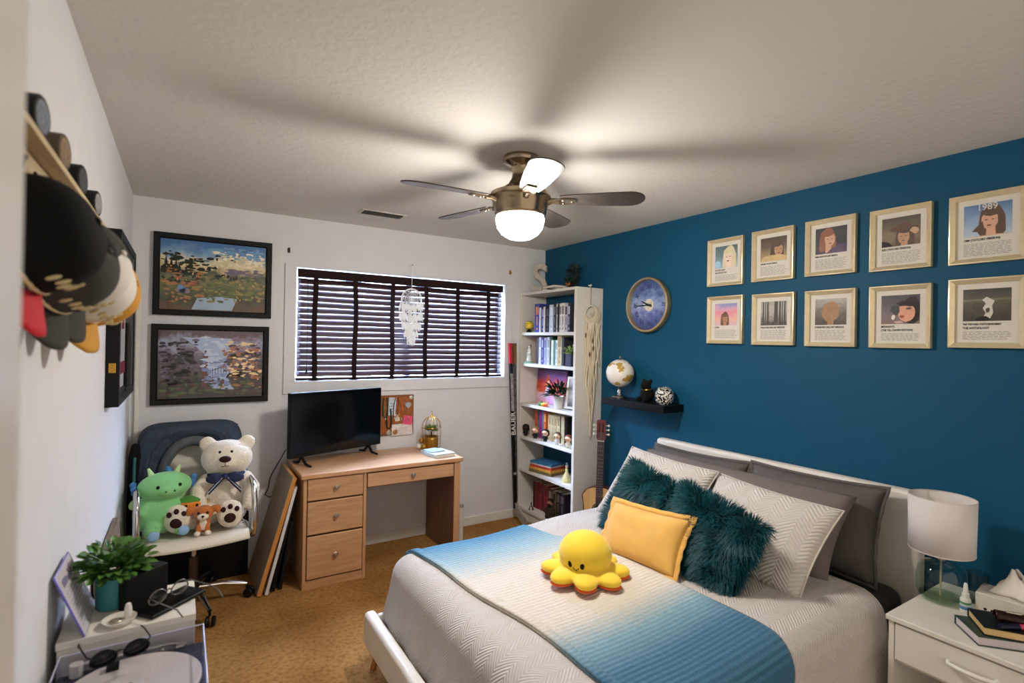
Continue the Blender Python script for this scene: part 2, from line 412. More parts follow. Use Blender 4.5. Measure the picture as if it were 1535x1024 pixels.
def dabs(q, cols, w_, h_, seed, groups, n):
    r = random.Random(seed)
    for (c, x0, x1, y0, y1) in groups:
        cols.append(pm('paint_'+c, c, .5)); q.mi = len(cols)-1
        for k in range(n):
            x, y = r.uniform(x0, x1)*w_*.96, r.uniform(y0, y1)*h_*.96; a = r.uniform(.006, .024); b_ = r.uniform(.003, .011)
            x = max(-w_/2+a*1.3, min(w_/2-a*1.3, x)); y = max(-h_/2+b_*1.4, min(h_/2-b_*1.4, y)); q.flat(blob(x, y, a, b_, 8, k+seed, .3), .0078+.00002*k+.0001*(len(cols) % 7))
land = palette('valley_painting', [(.02, '5a3a22'), (.16, '2d2a18'), (.3, '4c5426'), (.42, '6f6a3a'), (.52, '3a4a38'), (.6, 'c9b184'), (.7, 'e7d9b2'), (.8, '7fa6c8'), (.95, '3f74ad')], 5, .22, warp=(1.4, 1, 1))
def land_x(t, w_, h_):
    cols = [pm('paint_dark_tree', '161d16', .5), pm('paint_red', 'a03324', .5), pm('paint_blue', '5d83b5', .5), pm('paint_amber', 'd89a44', .5), pm('paint_stream', '9db7cf', .4)]
    q = MB(); r = random.Random(5)
    q.mi = 0
    for k in range(9):                                                   # conifers on the left bank
        x = -w_/2+.03+k*.026+r.uniform(-.006, .006); hh = .10-.006*k+r.uniform(-.02, .02); y = .03-.008*k
        q.flat([(x-.014, y), (x+.014, y), (x+.004, y+hh*.6), (x, y+hh), (x-.004, y+hh*.6)], .0074)
    for k in range(5):
        x = .02+k*.035; q.flat([(x-.006, -.02), (x+.006, -.02), (x, .03+.01*(k % 2))], .0074)
    for k in range(16): q.flat(blob(-w_/2+.02+r.random()*.2, -.06+r.random()*.12, .02, .012, 9, k), .0072)
    q.mi = 4; q.flat([(-.13, -h_/2+.006), (.10, -h_/2+.006), (.13, -h_/2+.085), (.05, -h_/2+.098), (-.10, -h_/2+.08)], .0073)
    q.mi = 1; q.flat(blob(-.13, -.045, .03, .02, 12, 2), .0076); q.flat(blob(-.21, -.02, .014, .012, 9, 9), .0076)
    q.mi = 2; q.flat(blob(-.19, -.09, .028, .026, 12, 3), .0076); q.flat(blob(-.165, -.1, .03, .02, 12, 4), .0076)
    q.mi = 3
    for k in range(40): 
        a, c = (r.uniform(-w_/2+.01, -.05), r.uniform(-.09, .1)) if k < 22 else (r.uniform(.12, w_/2-.01), r.uniform(-.15, -.02))
        q.flat(blob(a, c, .005, .005, 7, k), .0077)
    dabs(q, cols, w_, h_, 31, (('161d16', -.5, .2, -.1, .35), ('5f6b2f', -.5, .5, -.35, .02), ('8a7a3c', -.2, .5, -.4, .0), ('3c4a24', -.5, .5, -.48, .0), ('d8c79a', -.1, .5, .12, .33), ('f0e6cc', .0, .5, .15, .4), ('6f9cc4', -.1, .5, .3, .48), ('a86a34', -.5, -.1, -.4, .1), ('6d6478', .1, .5, .05, .14), ('22301f', -.5, -.05, .0, .3)), 46)
    part('brushwork', q, cols, t)
big_frame('painting', 'upper black framed painting of a green valley under a cloudy sunset sky', -.162, .516, 1.708, 2.228, land, land_x)
dusk = palette('gorge_painting', [(.02, '3b2a2c'), (.15, '231f24'), (.28, '3a3f35'), (.42, '5b4a52'), (.55, '4a4658'), (.68, '7c6f86'), (.8, '9aa3bd'), (.95, '5e4a55')], 5, .3, warp=(1.5, 1, 1))
def dusk_x(t, w_, h_):
    cols = [pm('paint_water', 'a9bbdc', .4), pm('paint_plum', '2b2230', .5), pm('paint_glow', 'e6b287', .5), pm('paint_rust', '6b3a2c', .5), pm('paint_moss', '44552f', .5)]
    q = MB(); r = random.Random(8)
    q.mi = 0; q.flat([(-.02, -.12), (.09, -.14), (.12, -.05), (.075, .02), (.13, .17), (-.17, .175), (-.10, .12), (-.03, .05)], .0072)
    q.flat([(.0, -.165), (.13, -.17), (.1, -.12), (.0, -.13)], .0073)
    q.mi = 1
    for k in range(34):
        q.flat(blob(r.choice((-1, 1))*r.uniform(.1, .27), r.uniform(-.14, .1), .028, .02, 9, k, .4), .0072)
    for k in range(7): q.flat([(.0+k*.016, -.09+.004*k), (.003+k*.016, -.09+.004*k), (.003+k*.016, -.03+.008*k), (k*.016, -.03+.008*k)], .0076)
    q.flat([(-.005, -.045), (.105, -.005), (.105, 0), (-.005, -.04)], .0077)
    q.mi = 3; q.flat([(-.06, -.15), (-.03, -.15), (-.025, .07), (-.045, .1)], .0075)
    q.mi = 4
    for k in range(24): q.flat(blob(r.uniform(-.28, .28), r.uniform(-.18, -.1), .014, .007, 8, k), .0076)
    q.mi = 2
    for k in range(46): q.flat(blob(r.uniform(.09, .29), r.uniform(-.11, .13), r.uniform(.004, .012), r.uniform(.004, .009), 8, k), .0077)
    dabs(q, cols, w_, h_, 32, (('1d1722', -.5, -.15, -.3, .35), ('6a5878', -.5, -.15, -.2, .4), ('3a2d42', .12, .5, -.4, .3), ('8a7088', .15, .5, -.1, .45), ('c9d3ea', -.12, .1, -.05, .42), ('7d8fc0', -.1, .15, -.35, .1), ('a8643c', .1, .5, -.45, .3), ('4a5a34', -.5, .5, -.48, -.25), ('5a2f3a', -.5, .5, -.45, -.2), ('f2cf9a', .15, .5, -.2, .35)), 46)
    part('brushwork', q, cols, t)
big_frame('painting', 'lower black framed painting of a misty blue gorge with a small bridge at dusk', -.165, .507, 1.138, 1.65, dusk, dusk_x)

# ------------------------------------------------------------------ deep black shadow box with a jersey on the left wall
t = thing('shadow_box', 'deep black shadow box with a grey and red jersey on the left wall', 'shadow box', (L+.0005, 3.14, 1.645), ON_LEFT)
W_, H_ = .80, .75
part('frame', MB().ring(W_, H_, [(0, 0), (0, .048), (.035, .048), (.035, .004)]), black_frame, t, bevel=.002)
part('backing', MB().box(-W_/2+.03, -H_/2+.03, .0005, W_/2-.03, H_/2-.03, .004), pm('grey_linen', 'c9c7c4', .9, bmp=.2, bscale=300), t)
q = MB(); q.mi = 0
q.prism([(-.2, -.26), (.2, -.26), (.2, .1), (.3, .02), (.34, .1), (.2, .26), (.08, .29), (0, .26), (-.08, .29), (-.2, .26), (-.34, .1), (-.3, .02), (-.2, .1)], .006, .02)
q.mi = 1; q.prism([(-.2, -.26), (.2, -.26), (.2, -.2), (-.2, -.2)], .0201, .0215); q.prism([(-.12, -.04), (-.02, -.04), (-.02, .14), (-.12, .14)], .0201, .0215); q.prism([(.03, -.04), (.13, -.04), (.13, .14), (.03, .14)], .0201, .0215)
part('jersey', q, [pm('jersey_grey', 'b9b8ba', .9, bmp=.2), pm('jersey_red', '7d1526', .9)], t, bevel=.004)
part('glass_pane', MB().box(-W_/2+.034, -H_/2+.034, .043, W_/2-.034, H_/2-.034, .045), thin_glass('shadow_box_glass', gloss=.3), t)
for dy in (-.21, .27):
    q = MB(); q.at((-W_/2, dy, .024)).box(-.0025, -.02, -.012, 0, .02, .012); q.cyl((-.004, -.02, 0), (-.004, .02, 0), .003, n=8)
    for a in (-.012, .012):
        for c in (-.007, .007): q.ell((-.003, a, c), .002, 6, 4)
    part('hinge', q, gold, t)

# ------------------------------------------------------------------ hat rail with hooks, pucks and caps
t = thing('hat_rail', 'pale wooden rail with dark hooks on the left wall holding the caps', 'hat rail', (L, 1.62, 1.905))
part('rail', MB().box(.0005, -.62, -.035, .022, .62, .02), wood('pale_pine', 'a8906a', 'cbb48c', 1, .6), t, bevel=.002)
part('ledge', MB().box(.0225, -.62, .008, .055, .62, .022), wood('pale_pine2', 'b59c72', 'd0ba92', 1, .6), t, bevel=.002)
for k in range(6):
    y = -.47+k*.2
    q = MB(); q.tube([(.022, y, -.02), (.03, y, -.035), (.036, y, -.06), (.044, y, -.058), (.046, y, -.045)], .004, 8); q.ell((.046, y, -.043), .006, 8, 6); part('hook', q, black_plastic, t)
puckm = pm('puck_rubber', '0e0e0f', .6, bmp=.15, bscale=300)
for k, (y, lab, fm) in enumerate(((1.255, 'hockey puck standing on the hat rail, nearest the camera', '5d6470'), (1.47, 'second hockey puck on the hat rail, with a brown printed edge', '7b5f3a'), (1.71, 'third hockey puck on the hat rail, plain black', '2c2c2e'), (1.99, 'farthest small hockey puck at the shadow box end of the hat rail', '8b8b8d'))):
    t = thing('hockey_puck', lab, 'hockey puck', (-.232, y, 1.927), (0, 0, rad(-8)), 'pucks on the hat rail')
    q = MB(); q.at((0, 0, .038), (0, rad(90), 0)).lathe([(0, -.0125), (.036, -.0125), (.038, -.0105), (.038, .0105), (.036, .0125), (0, .0125)], 28)
    part('disc', q, puckm if k != 1 else pm('puck_brown', '4a3a22', .6), t)
    q = MB(); q.at((.0127, 0, .038), (0, rad(90), 0)).lathe([(0, .0005), (.03, .0005), (.03, 0)], 24); part('emblem', q, pm('puck_print%d' % k, fm, .5, var=.5, scale=90), t)
def cap(label, y, x, z, crown, front, brim, yaw=0, lean=0, stripe=None, under=None):
    # built upright (brim to +X, dome to +Z), then hung by the back strap with the brim down
    t = thing('baseball_cap', label, 'cap', (x, y, z), (0, rad(90)+lean, yaw), 'caps hanging from the rail')
    q = MB()
    def dome(u, v):
        a = 2*pi*u; th = v*pi/2*.98
        r = .088*sin(th)**.8; e = .105 if cos(a) > 0 else .098
        return (r*cos(a)*e/.088, r*sin(a), .118*cos(th)**.75*(1+.08*cos(a)*sin(th)))
    vs = len(q.v)
    for i in range(32):
        q.mi = 1 if (i < 6 or i >= 26) else 0
        q.grid(lambda u, v, i=i: dome((i+u)/32, .02+v*.98), 1, 10)
    part('crown', q, [crown, front], t, solid=.003, weld=.0002, ang=60)
    q = MB()
    def br(u, v):
        a = (u-.5)*2*rad(68); r0 = .092; 
        xx = .103*cos(a)+v*.075*cos(a*.75)**.7; yy = .086*sin(a)*(1-.06*v)
        return (xx-.002, yy, -.002-.16*yy*yy/.09*1.6-.012*v)
    q.grid(br, 20, 5); part('brim', q, [brim], t, solid=.004)
    part('button', MB().ell((0, 0, .12), (.008, .008, .005), 10, 6), front, t)
    for sgn in (-1, 1):
        q = MB(); q.tube([(.1*cos(a), .088*sin(a), .012) for a in [sgn*(rad(70)+k*rad(13)) for k in range(7)]], .004, 6); part('strap', q, brim, t)
    if stripe:
        q = MB()
        q.tube([(.1035*cos(a), .0895*sin(a), .01) for a in [rad(-64)+rad(128)*k/14 for k in range(15)]], .0045, 6); part('band', q, stripe, t)
    q = MB()
    for k in range(7):
        a = rad(-30+k*10); q.ell((.104*cos(a), .091*sin(a), .045+.006*(k % 2)), (.004, .006, .012), 8, 6)
    part('embroidery', q, pm('embroidery', 'c9b98a', .7), t)
    return t
cblack = pm('cap_black', '0a0a0b', .85, bmp=.2, bscale=350); cgrey = pm('cap_charcoal', '3a3733', .9, bmp=.25, bscale=350)
cred = pm('cap_red', 'c31a2a', .8); cwhite = pm('cap_white', 'd8d2ca', .85); cgold = pm('cap_gold', 'c08a2c', .8); cream = pm('cap_cream', 'd9c39a', .8)
cap('black baseball cap with a red brim hanging nearest the camera', 1.20, -.243, 1.74, cblack, cblack, cred, rad(-10), rad(-17), cream)
cap('dark cap with charcoal brim hanging just behind the black cap', 1.38, -.235, 1.715, cblack, cgrey, cgrey, rad(-22), rad(-14), cream)
cap('white fronted cap with charcoal brim, third along the rail', 1.50, -.222, 1.728, cgrey, cwhite, cgrey, rad(-22), rad(-14), cred)
cap('white cap with a gold brim, fourth along the rail', 1.64, -.222, 1.70, cwhite, cwhite, cgold, rad(-24), rad(-18), cream)
cap('gold crowned cap hanging last, next to the shadow box', 1.80, -.222, 1.70, cgold, cgold, cgold, rad(-14), rad(-8), cwhite)
# ------------------------------------------------------------------ ten champagne-gold frames on the teal wall
champ = pm('champagne_gold', 'e2d2ae', .34, .55, var=.05, scale=30)
RING = [(0, 0), (0, .024), (.005, .026), (.021, .015), (.022, .004)]
def patches(t, items, nm='figure'):
    mats = []; q = MB()
    for k, (colr, poly) in enumerate(items):
        mats.append(pm('print_'+colr, colr, .55, var=.08, scale=60)); q.mi = k; q.flat(poly, .0066+.00008*k)
    part(nm, q, mats, t)
def portrait(hair, skin, dress, x=0, y=0, s=1, turn=0, long=1):
    """generic head and shoulders"""
    o = [(hair, blob(x-.004*s*turn, y+.012*s-.02*s*long, .036*s, (.045+.025*long)*s, 18, 3, .07)),
         (dress, [(x-.07*s, y-.12*s), (x-.055*s, y-.06*s), (x-.02*s, y-.042*s), (x+.02*s, y-.042*s), (x+.055*s, y-.06*s), (x+.07*s, y-.12*s)]),
         (skin, [(x-.013*s, y-.05*s), (x+.013*s, y-.05*s), (x+.011*s, y-.01*s), (x-.011*s, y-.01*s)]),
         (skin, blob(x+.006*s*turn, y+.006*s, .022*s, .03*s, 16, 1, .04)),
         (hair, blob(x-.003*s*turn, y+.034*s, .026*s, .014*s, 14, 4, .08)),
         ('5d3a33', blob(x+.008*s*turn, y-.01*s, .007*s, .0025*s, 8, 4, .05))]
    for d in (-.009, .009): o.append(('3a2c2a', blob(x+.006*s*turn+d*s, y+.009*s, .004*s, .0018*s, 8, 4, .05)))
    return o
def clip(items, hw, y0, y1):
    out = []
    for c, poly in items:
        out.append((c, [(max(-hw, min(hw, px)), max(y0, min(y1, py))) for px, py in poly]))
    return out
PX, PY0, PY1 = .078, -.034, .102
prints = [
 ('print of a blonde figure on pale teal, farthest in the top row', [(0, '9db9d0'), (.5, '6d8a90'), (1, '5c7276')], 5, .3,
   portrait('ddd0ae', 'ead3c4', 'e6d5cf', .02, .02, 1.35, -.6)+[('a9cbe6', blob(-.058, -.015, .02, .025, 10, 5))], ['TAYLOR SWIFT', 'DELUXE EDITION'], 2.045, 2.099),
 ('sepia print of a figure in a cream dress, in the top row', [(0, 'b79a6b'), (.4, '8d7a5a'), (.6, '5a4838'), (1, '4a3a31')], 4, .15,
   portrait('4d3526', 'b98d68', 'd6bd8c', .025, .02, 1.15, .8)+[('cdb07c', [(-.076, -.034), (-.06, -.006), (-.01, .0), (.04, .0), (.076, -.01), (.076, -.034)])], ['FEARLESS (TAYLORS VERSION)'], 1.7375, 2.103),
 ('dark print of a figure in a purple gown, in the top row', [(0, '2b2130'), (.4, '1d1a22'), (1, '1a1c20')], 3, .2,
   portrait('8a5236', 'd0a184', '4d3250', -.012, .03, 1.2, .9)+[('4a3358', [(-.02, -.034), (.0, -.012), (.05, .01), (.078, .004), (.078, -.034)])], ['SPEAK NOW (TAYLORS VERSION)'], 1.424, 2.105),
 ('brown print of a figure in a wide hat, in the top row', [(0, '5d4b34'), (.4, '7a6a4a'), (.65, '5c4d3a'), (1, '403428')], 7, .35,
   portrait('4a3020', 'b58a66', '8a6f50', .015, .0, 1.1, -.5)+[('4e2e20', blob(.012, .045, .058, .013, 14, 2, .05)), ('5a3526', blob(.012, .057, .03, .016, 12, 3, .05)), ('c9a37e', blob(.055, .03, .016, .014, 10, 5)), ('27211b', [(-.078, -.034), (-.03, -.034), (-.05, -.012), (-.078, -.004)])], ['RED (TAYLORS VERSION)'], 1.11, 2.098),
 ('print marked 1989 with a dark haired figure and blue sky', [(0, 'b9c6d4'), (.45, '8fa9c8'), (1, '4d78ad')], 3, .2,
   portrait('5a4032', 'd8a689', 'cf9c80', .012, .022, 1.25, -.6)+[('5a4032', [(-.05, -.01), (-.015, .03), (-.01, .0), (-.03, -.015)])], ['1989 (TAYLORS VERSION)'], .797, 2.094),
 ('pastel pink print with a small figure, farthest in the bottom row', [(0, 'd8b8c8'), (.3, 'e9b9a6'), (.55, 'e58fa2'), (.75, 'dba8c0'), (1, '8898c8')], 3, .35,
   portrait('7a5a48', 'b8876c', 'a3aec9', -.005, .0, .85, .3), ['LOVER'], 2.041, 1.739),
 ('grey print of tall bare tree trunks, in the bottom row', [(0, '4b4642'), (.3, '8b8680'), (.6, 'b7b2ab'), (1, 'a19c95')], 6, .4,
   [('4a4541', [(x-wd, -.034), (x+wd, -.034), (x+wd*.7, .102), (x-wd*.7, .102)]) for x, wd in ((-.062, .005), (-.048, .003), (-.034, .006), (.012, .01), (.022, .004), (.038, .006), (.052, .003), (.066, .005))]+[('2e2a28', blob(-.004, -.026, .005, .011, 9, 2))], ['FOLKLORE (DELUXE VERSION)'], 1.73, 1.734),
 ('brown print of a braided figure seen from behind, bottom row', [(0, '3f3029'), (.35, '5b4c41'), (.6, '7d7265'), (1, 'a8a39b')], 6, .35,
   portrait('a07850', 'a07850', '3c302c', 0, .02, 1.2, 0, 0)[:5]+[('ad875c', [(.004, .015), (.013, .012), (.016, -.028), (.009, -.028)])], ['EVERMORE (DELUXE VERSION)'], 1.42, 1.731),
 ('print of a close up face with red lips, bottom row', [(0, '7a5b58'), (.4, '6d5a68'), (.7, '3c3440'), (1, '2e2a33')], 4, .25,
   [('2c2024', blob(.045, .03, .04, .065, 16, 3, .08)), ('d59a7c', blob(.025, .02, .034, .045, 16, 2, .04)), ('2c2024', blob(.03, .062, .042, .014, 14, 6)), ('a03a34', blob(.008, .0, .012, .007, 10, 3)), ('35262a', blob(.035, .038, .013, .005, 10, 4)), ('2a2a30', blob(-.02, .03, .018, .02, 10, 5)), ('e6e0da', blob(-.028, -.002, .008, .012, 9, 6)), ('caa695', blob(-.005, -.026, .02, .007, 10, 7))], ['MIDNIGHTS', '(THE TILL DAWN EDITION)'], 1.1075, 1.729),
 ('dark grey print of a pale curled figure, in the bottom row', [(0, '2a2622'), (.4, '45402f'), (.6, '57523c'), (1, '2c2925')], 3, .2,
   [('6f6a52', [(-.078, .05), (.078, .055), (.078, .062), (-.078, .058)]), ('cfc9bd', [(-.012, -.02), (.012, -.024), (.022, .0), (.018, .03), (.026, .05), (.0, .068), (-.014, .055), (-.002, .04), (-.012, .02), (-.002, .0)]), ('3b362c', blob(.004, .012, .006, .012, 9, 2)), ('1c1a17', blob(-.01, -.024, .025, .012, 10, 4))], ['THE TORTURED POETS DEPARTMENT', 'THE ANTHOLOGY'], .795, 1.735)]
rnd = random.Random(11)
for k, (lab, stops, sc, ds, items, titles, y, z) in enumerate(prints):
    t = thing('picture_frame', 'gold framed '+lab, 'framed print', (R-.0005, y, z), ON_RIGHT, 'gold frames on the teal wall')
    part('frame', MB().ring(.25, .295, RING), champ, t)
    part('backing', MB().box(-.12, -.143, .0005, .12, .143, .004), black_frame, t)
    part('paper', MB().box(-.105, -.1275, .0045, .105, .1275, .0055), paper, t)
    part('picture', MB().box(-PX, PY0, .0056, PX, PY1, .0063), palette('print_picture', stops, sc, ds), t)
    patches(t, clip(items, PX, PY0, PY1))
    q = MB(); 
    if k == 4:
        q.mi = 1; text_mb(q, '1989', .036, .0, .076, .0085, 'CENTER', .0006, .95); q.mi = 0
    for i, s in enumerate(titles):
        text_mb(q, s, .0128 if len(s) < 26 else .0112, -PX, PY0-.017-i*.0165, .006, 'LEFT', .0005, .82 if len(s) < 26 else .66)
    yy = PY0-.03-.0165*(len(titles)-1); q.mi = 2
    while yy > -.115:
        x = -PX
        while x < PX-.012:
            ln = rnd.uniform(.008, .024); q.flat([(x, yy), (min(PX, x+ln), yy), (min(PX, x+ln), yy+.0022), (x, yy+.0022)], .0058); x += ln+.004
        yy -= .0062
    part('lettering', q, [ink, paper, ink_gray], t)
    part('glass_pane', MB().box(-.104, -.1265, .0105, .104, .1265, .0115), pane, t)

# ------------------------------------------------------------------ wall clock
t = thing('wall_clock', 'round pale gold wall clock with a blue face beside the bookcase', 'clock', (R-.0005, 2.667, 1.863), ON_RIGHT)
part('case', MB().lathe([(0, 0), (.193, 0), (.198, .006), (.198, .048), (.193, .053), (.183, .05), (.182, .012), (0, .012)], 56), pm('clock_gold', 'cdb487', .3, .7), t)
part('face', MB().lathe([(0, .0145), (.181, .0145), (.181, .013)], 56), palette('clock_face', [(.05, '3c4a86'), (.3, '5c6cab'), (.5, '98a8cf'), (.62, '7d92c2'), (.8, '4c66a0'), (1, '2f4c86')], 6, .4), t)
q = MB(); nums = ['XII', 'I', 'II', 'III', 'IV', 'V', 'VI', 'VII', 'VIII', 'IX', 'X', 'XI']
for k, s in enumerate(nums):
    a = -2*pi*k/12; sub = MB(); text_mb(sub, s, .046, 0, .118, 0, 'CENTER', .001, .85)
    ca, sa = cos(a), sin(a); q.add([(v.x*ca-v.y*sa, v.x*sa+v.y*ca, .0153) for v in sub.v], sub.f)
part('numerals', q, pm('clock_numeral', '22304f', .5), t)
part('centre_disc', MB().lathe([(0, .016), (.045, .016), (.045, .0146)], 32), pm('clock_cream', 'd9d0bd', .6, var=.2, scale=60), t)
def hand(name, L_, wd, a, z):
    q = MB(); ca, sa = cos(a), sin(a)
    pts = [(-wd/2, -.03), (wd/2, -.03), (wd*.4, L_*.7), (0, L_), (-wd*.4, L_*.7)]
    q.prism([(x*ca-y*sa, x*sa+y*ca) for x, y in pts], z, z+.0015); part(name, q, black_frame, t)
hand('hour_hand', .085, .011, rad(67), .018); hand('minute_hand', .14, .009, rad(92), .021)
part('hub', MB().lathe([(0, .026), (.008, .025), (.01, .018), (0, .018)], 16), black_frame, t)
part('glass_pane', MB().lathe([(0, .041), (.1815, .040), (.1815, .0385), (0, .0395)], 48), thin_glass('clock_glass', gloss=.8), t)

# ------------------------------------------------------------------ floating shelf with globe, black figure and patterned jar
one('floating_shelf', 'short black floating shelf on the teal wall under the clock', 'shelf', MB().box(-.20, -.295, -.025, 0, .295, .025), black_frame, (R-.0005, 2.648, 1.152), bevel=.003)
SH = 1.1775
t = thing('desk_globe', 'white and gold globe on a silver stand on the black shelf', 'globe', (2.745, 2.845, SH), (0, 0, rad(20)))
m, nt, b = newmat('globe_map'); tc = N(nt, 'TexCoord'); no = N(nt, 'TexNoise', Scale=13.0, Detail=6.0); nt.links.new(tc.outputs['Object'], no.inputs['Vector'])
r_ = ramp(nt, [(.56, 'e8e2d8'), (.575, 'b48f45')]); nt.links.new(no.outputs['Fac'], r_.inputs[0]); nt.links.new(r_.outputs[0], b.inputs['Base Color']); b.inputs['Roughness'].default_value = .22
silver = pm('polished_silver', 'c9c8c6', .15, 1)
q = MB(); q.lathe([(0, 0), (.062, 0), (.064, .008), (.05, .018), (.02, .024), (.014, .034), (.02, .045), (.014, .056), (.01, .064), (0, .066)], 32); part('base', q, silver, t)
part('ball', MB().at((0, 0, .185), (rad(18), rad(10), 0)).ell((0, 0, 0), .102, 40, 24), m, t)
q = MB(); q.tube([(.112*sin(a), 0, .185-.112*cos(a)) for a in [rad(-10)+rad(190)*k/22 for k in range(23)]], .0045, 8); q.ell((0, 0, .302), .009, 10, 8)
part('meridian_arm', q, silver, t)
q = MB(); q.ell((0, 0, .05), (.045, .05, .055), 18, 12); q.ell((-.012, .0, .115), (.036, .038, .036), 18, 12); q.ell((-.045, 0, .108), (.018, .018, .014), 12, 8)
for sy in (-1, 1): q.ell((.0, sy*.032, .145), (.012, .014, .018), 10, 8); q.ell((-.045, sy*.03, .018), (.03, .018, .018), 12, 8)
q.ell((.05, .03, .03), (.025, .025, .02), 12, 8)
t = thing('animal_figurine', 'small black plush animal with gold collar in the middle of the black shelf', 'figurine', (2.755, 2.585, SH))
part('body', q, pm('black_fur', '0a0a0a', .9, bmp=.5, bscale=120), t, remesh=.006)
q = MB(); q.tube([(-.03*cos(a)-.004, .034*sin(a), .088-.004*cos(a)) for a in [2*pi*k/20 for k in range(20)]], .004, 6, closed=True); part('collar', q, gold, t)
m, nt, b = newmat('jar_pattern'); tc = N(nt, 'TexCoord'); vo = N(nt, 'TexNoise', Scale=34.0, Detail=1.0, Distortion=2.5); nt.links.new(tc.outputs['Object'], vo.inputs['Vector'])
r_ = ramp(nt, [(.47, '191919'), (.53, 'd8d4cc')]); nt.links.new(vo.outputs['Fac'], r_.inputs[0]); nt.links.new(r_.outputs[0], b.inputs['Base Color']); b.inputs['Roughness'].default_value = .25
t = thing('patterned_jar', 'squat black and white patterned jar at the right end of the black shelf', 'jar', (2.755, 2.43, SH))
q = MB(); q.lathe([(0, .0), (.04, 0), (.056, .02), (.062, .05), (.058, .08), (.046, .1), (.042, .108), (.036, .108), (.04, .09), (.03, .03), (0, .02)], 32); part('body', q, m, t)
part('rim', MB().tube([(.041*cos(2*pi*k/28), .041*sin(2*pi*k/28), .11) for k in range(28)], .004, 8, closed=True), silver, t)

# ------------------------------------------------------------------ classical guitar leaning in the corner between bookcase and headboard
spruce = wood('spruce_top', 'c99c5c', 'd9b070', 2, .3, 3, .4); rosew = wood('dark_rosewood', '241311', '3a2019', 2, .4, 4); redw = wood('red_mahogany', '4a1512', '6b211a', 2, .3, 4, .3)
t = thing('acoustic_guitar', 'natural wood classical guitar leaning upright between bookcase and bed', 'guitar', (2.695, 2.985, .003), (0, rad(4), rad(38)))
def gw(z):    # half width of the body along its height
    pts = [(0, .05), (.03, .13), (.12, .178), (.2, .17), (.28, .125), (.34, .128), (.42, .14), (.47, .11), (.49, .04)]
    for (a, c), (d, e) in zip(pts, pts[1:]):
        if a <= z <= d:
            f = (z-a)/(d-a); f = f*f*(3-2*f); return (c+(e-c)*f)*.93
    return .04
zz = [.49*k/40 for k in range(41)]
out = [(gw(z), z) for z in zz]+[(-gw(z), z) for z in reversed(zz)]
def yz(poly, x0, x1):
    q = MB(); q.M = Matrix(((0, 0, 1, 0), (1, 0, 0, 0), (0, 1, 0, 0), (0, 0, 0, 1))); q.prism(poly, x0, x1); return q
part('sides_and_back', yz(out, -.048, .045), redw, t, bevel=.004)
part('soundboard', yz([(y*.985, .003+z*.99) for y, z in out], -.052, -.0485), spruce, t)
q = MB(); q.tube([(-.0525, y*.99, z*.995+.001) for y, z in out], .0035, 6, closed=True); part('binding', q, rosew, t)
hole = [(.042*cos(2*pi*k/28), .32+.042*sin(2*pi*k/28)) for k in range(28)]
part('sound_hole', yz(hole, -.0535, -.0525), black_plastic, t)
q = MB(); q.tube([(-.0535, .05*cos(2*pi*k/32), .32+.05*sin(2*pi*k/32)) for k in range(32)], .004, 6, closed=True); part('rosette', q, rosew, t)
part('neck', yz([(-.026, .46), (.026, .46), (.0245, .83), (-.0245, .83)], -.052, -.03), redw, t, bevel=.004)
part('fingerboard', yz([(-.027, .36), (.027, .36), (.025, .83), (-.025, .83)], -.0585, -.0535), rosew, t)
for k in range(1, 19):
    z = .83-.62*(1-2**(-k/12))*1.02; part('fret', MB().box(-.0605, -.0265, z-.0008, -.0586, .0265, z+.0008), nickel, t)
part('nut', MB().box(-.061, -.0255, .831, -.052, .0255, .837), paper, t)
part('headstock', yz([(-.027, .838), (.027, .838), (.036, .86), (.036, .985), (.02, .995), (.0, .99), (-.02, .995), (-.036, .985), (-.036, .86)], -.054, -.036), redw, t, bevel=.002)
q = MB()
for sgn in (-1, 1): q.box(-.0545, sgn*.014-.005, .87, -.0541, sgn*.014+.005, .965)
part('headstock_slots', q, black_plastic, t)
for sgn in (-1, 1):
    for k in range(3):
        q = MB(); z = .885+k*.033; q.cyl((-.046, sgn*.036, z), (-.046, sgn*.05, z), .003, n=8); q.ell((-.046, sgn*.056, z), (.008, .008, .01), 10, 8); part('tuning_peg', q, pm('peg_ivory', 'd9d4c6', .3), t)
q = MB(); q.box(-.062, -.085, .118, -.0525, .085, .142); part('bridge', q, rosew, t, bevel=.003)
q = MB()
for k in range(6):
    y = -.02+k*.008; q.tube([(-.0635, y*1.35, .142), (-.0625, y, .834), (-.0555, y*.9, .9)], .0008, 5)
part('strings', q, nickel, t)

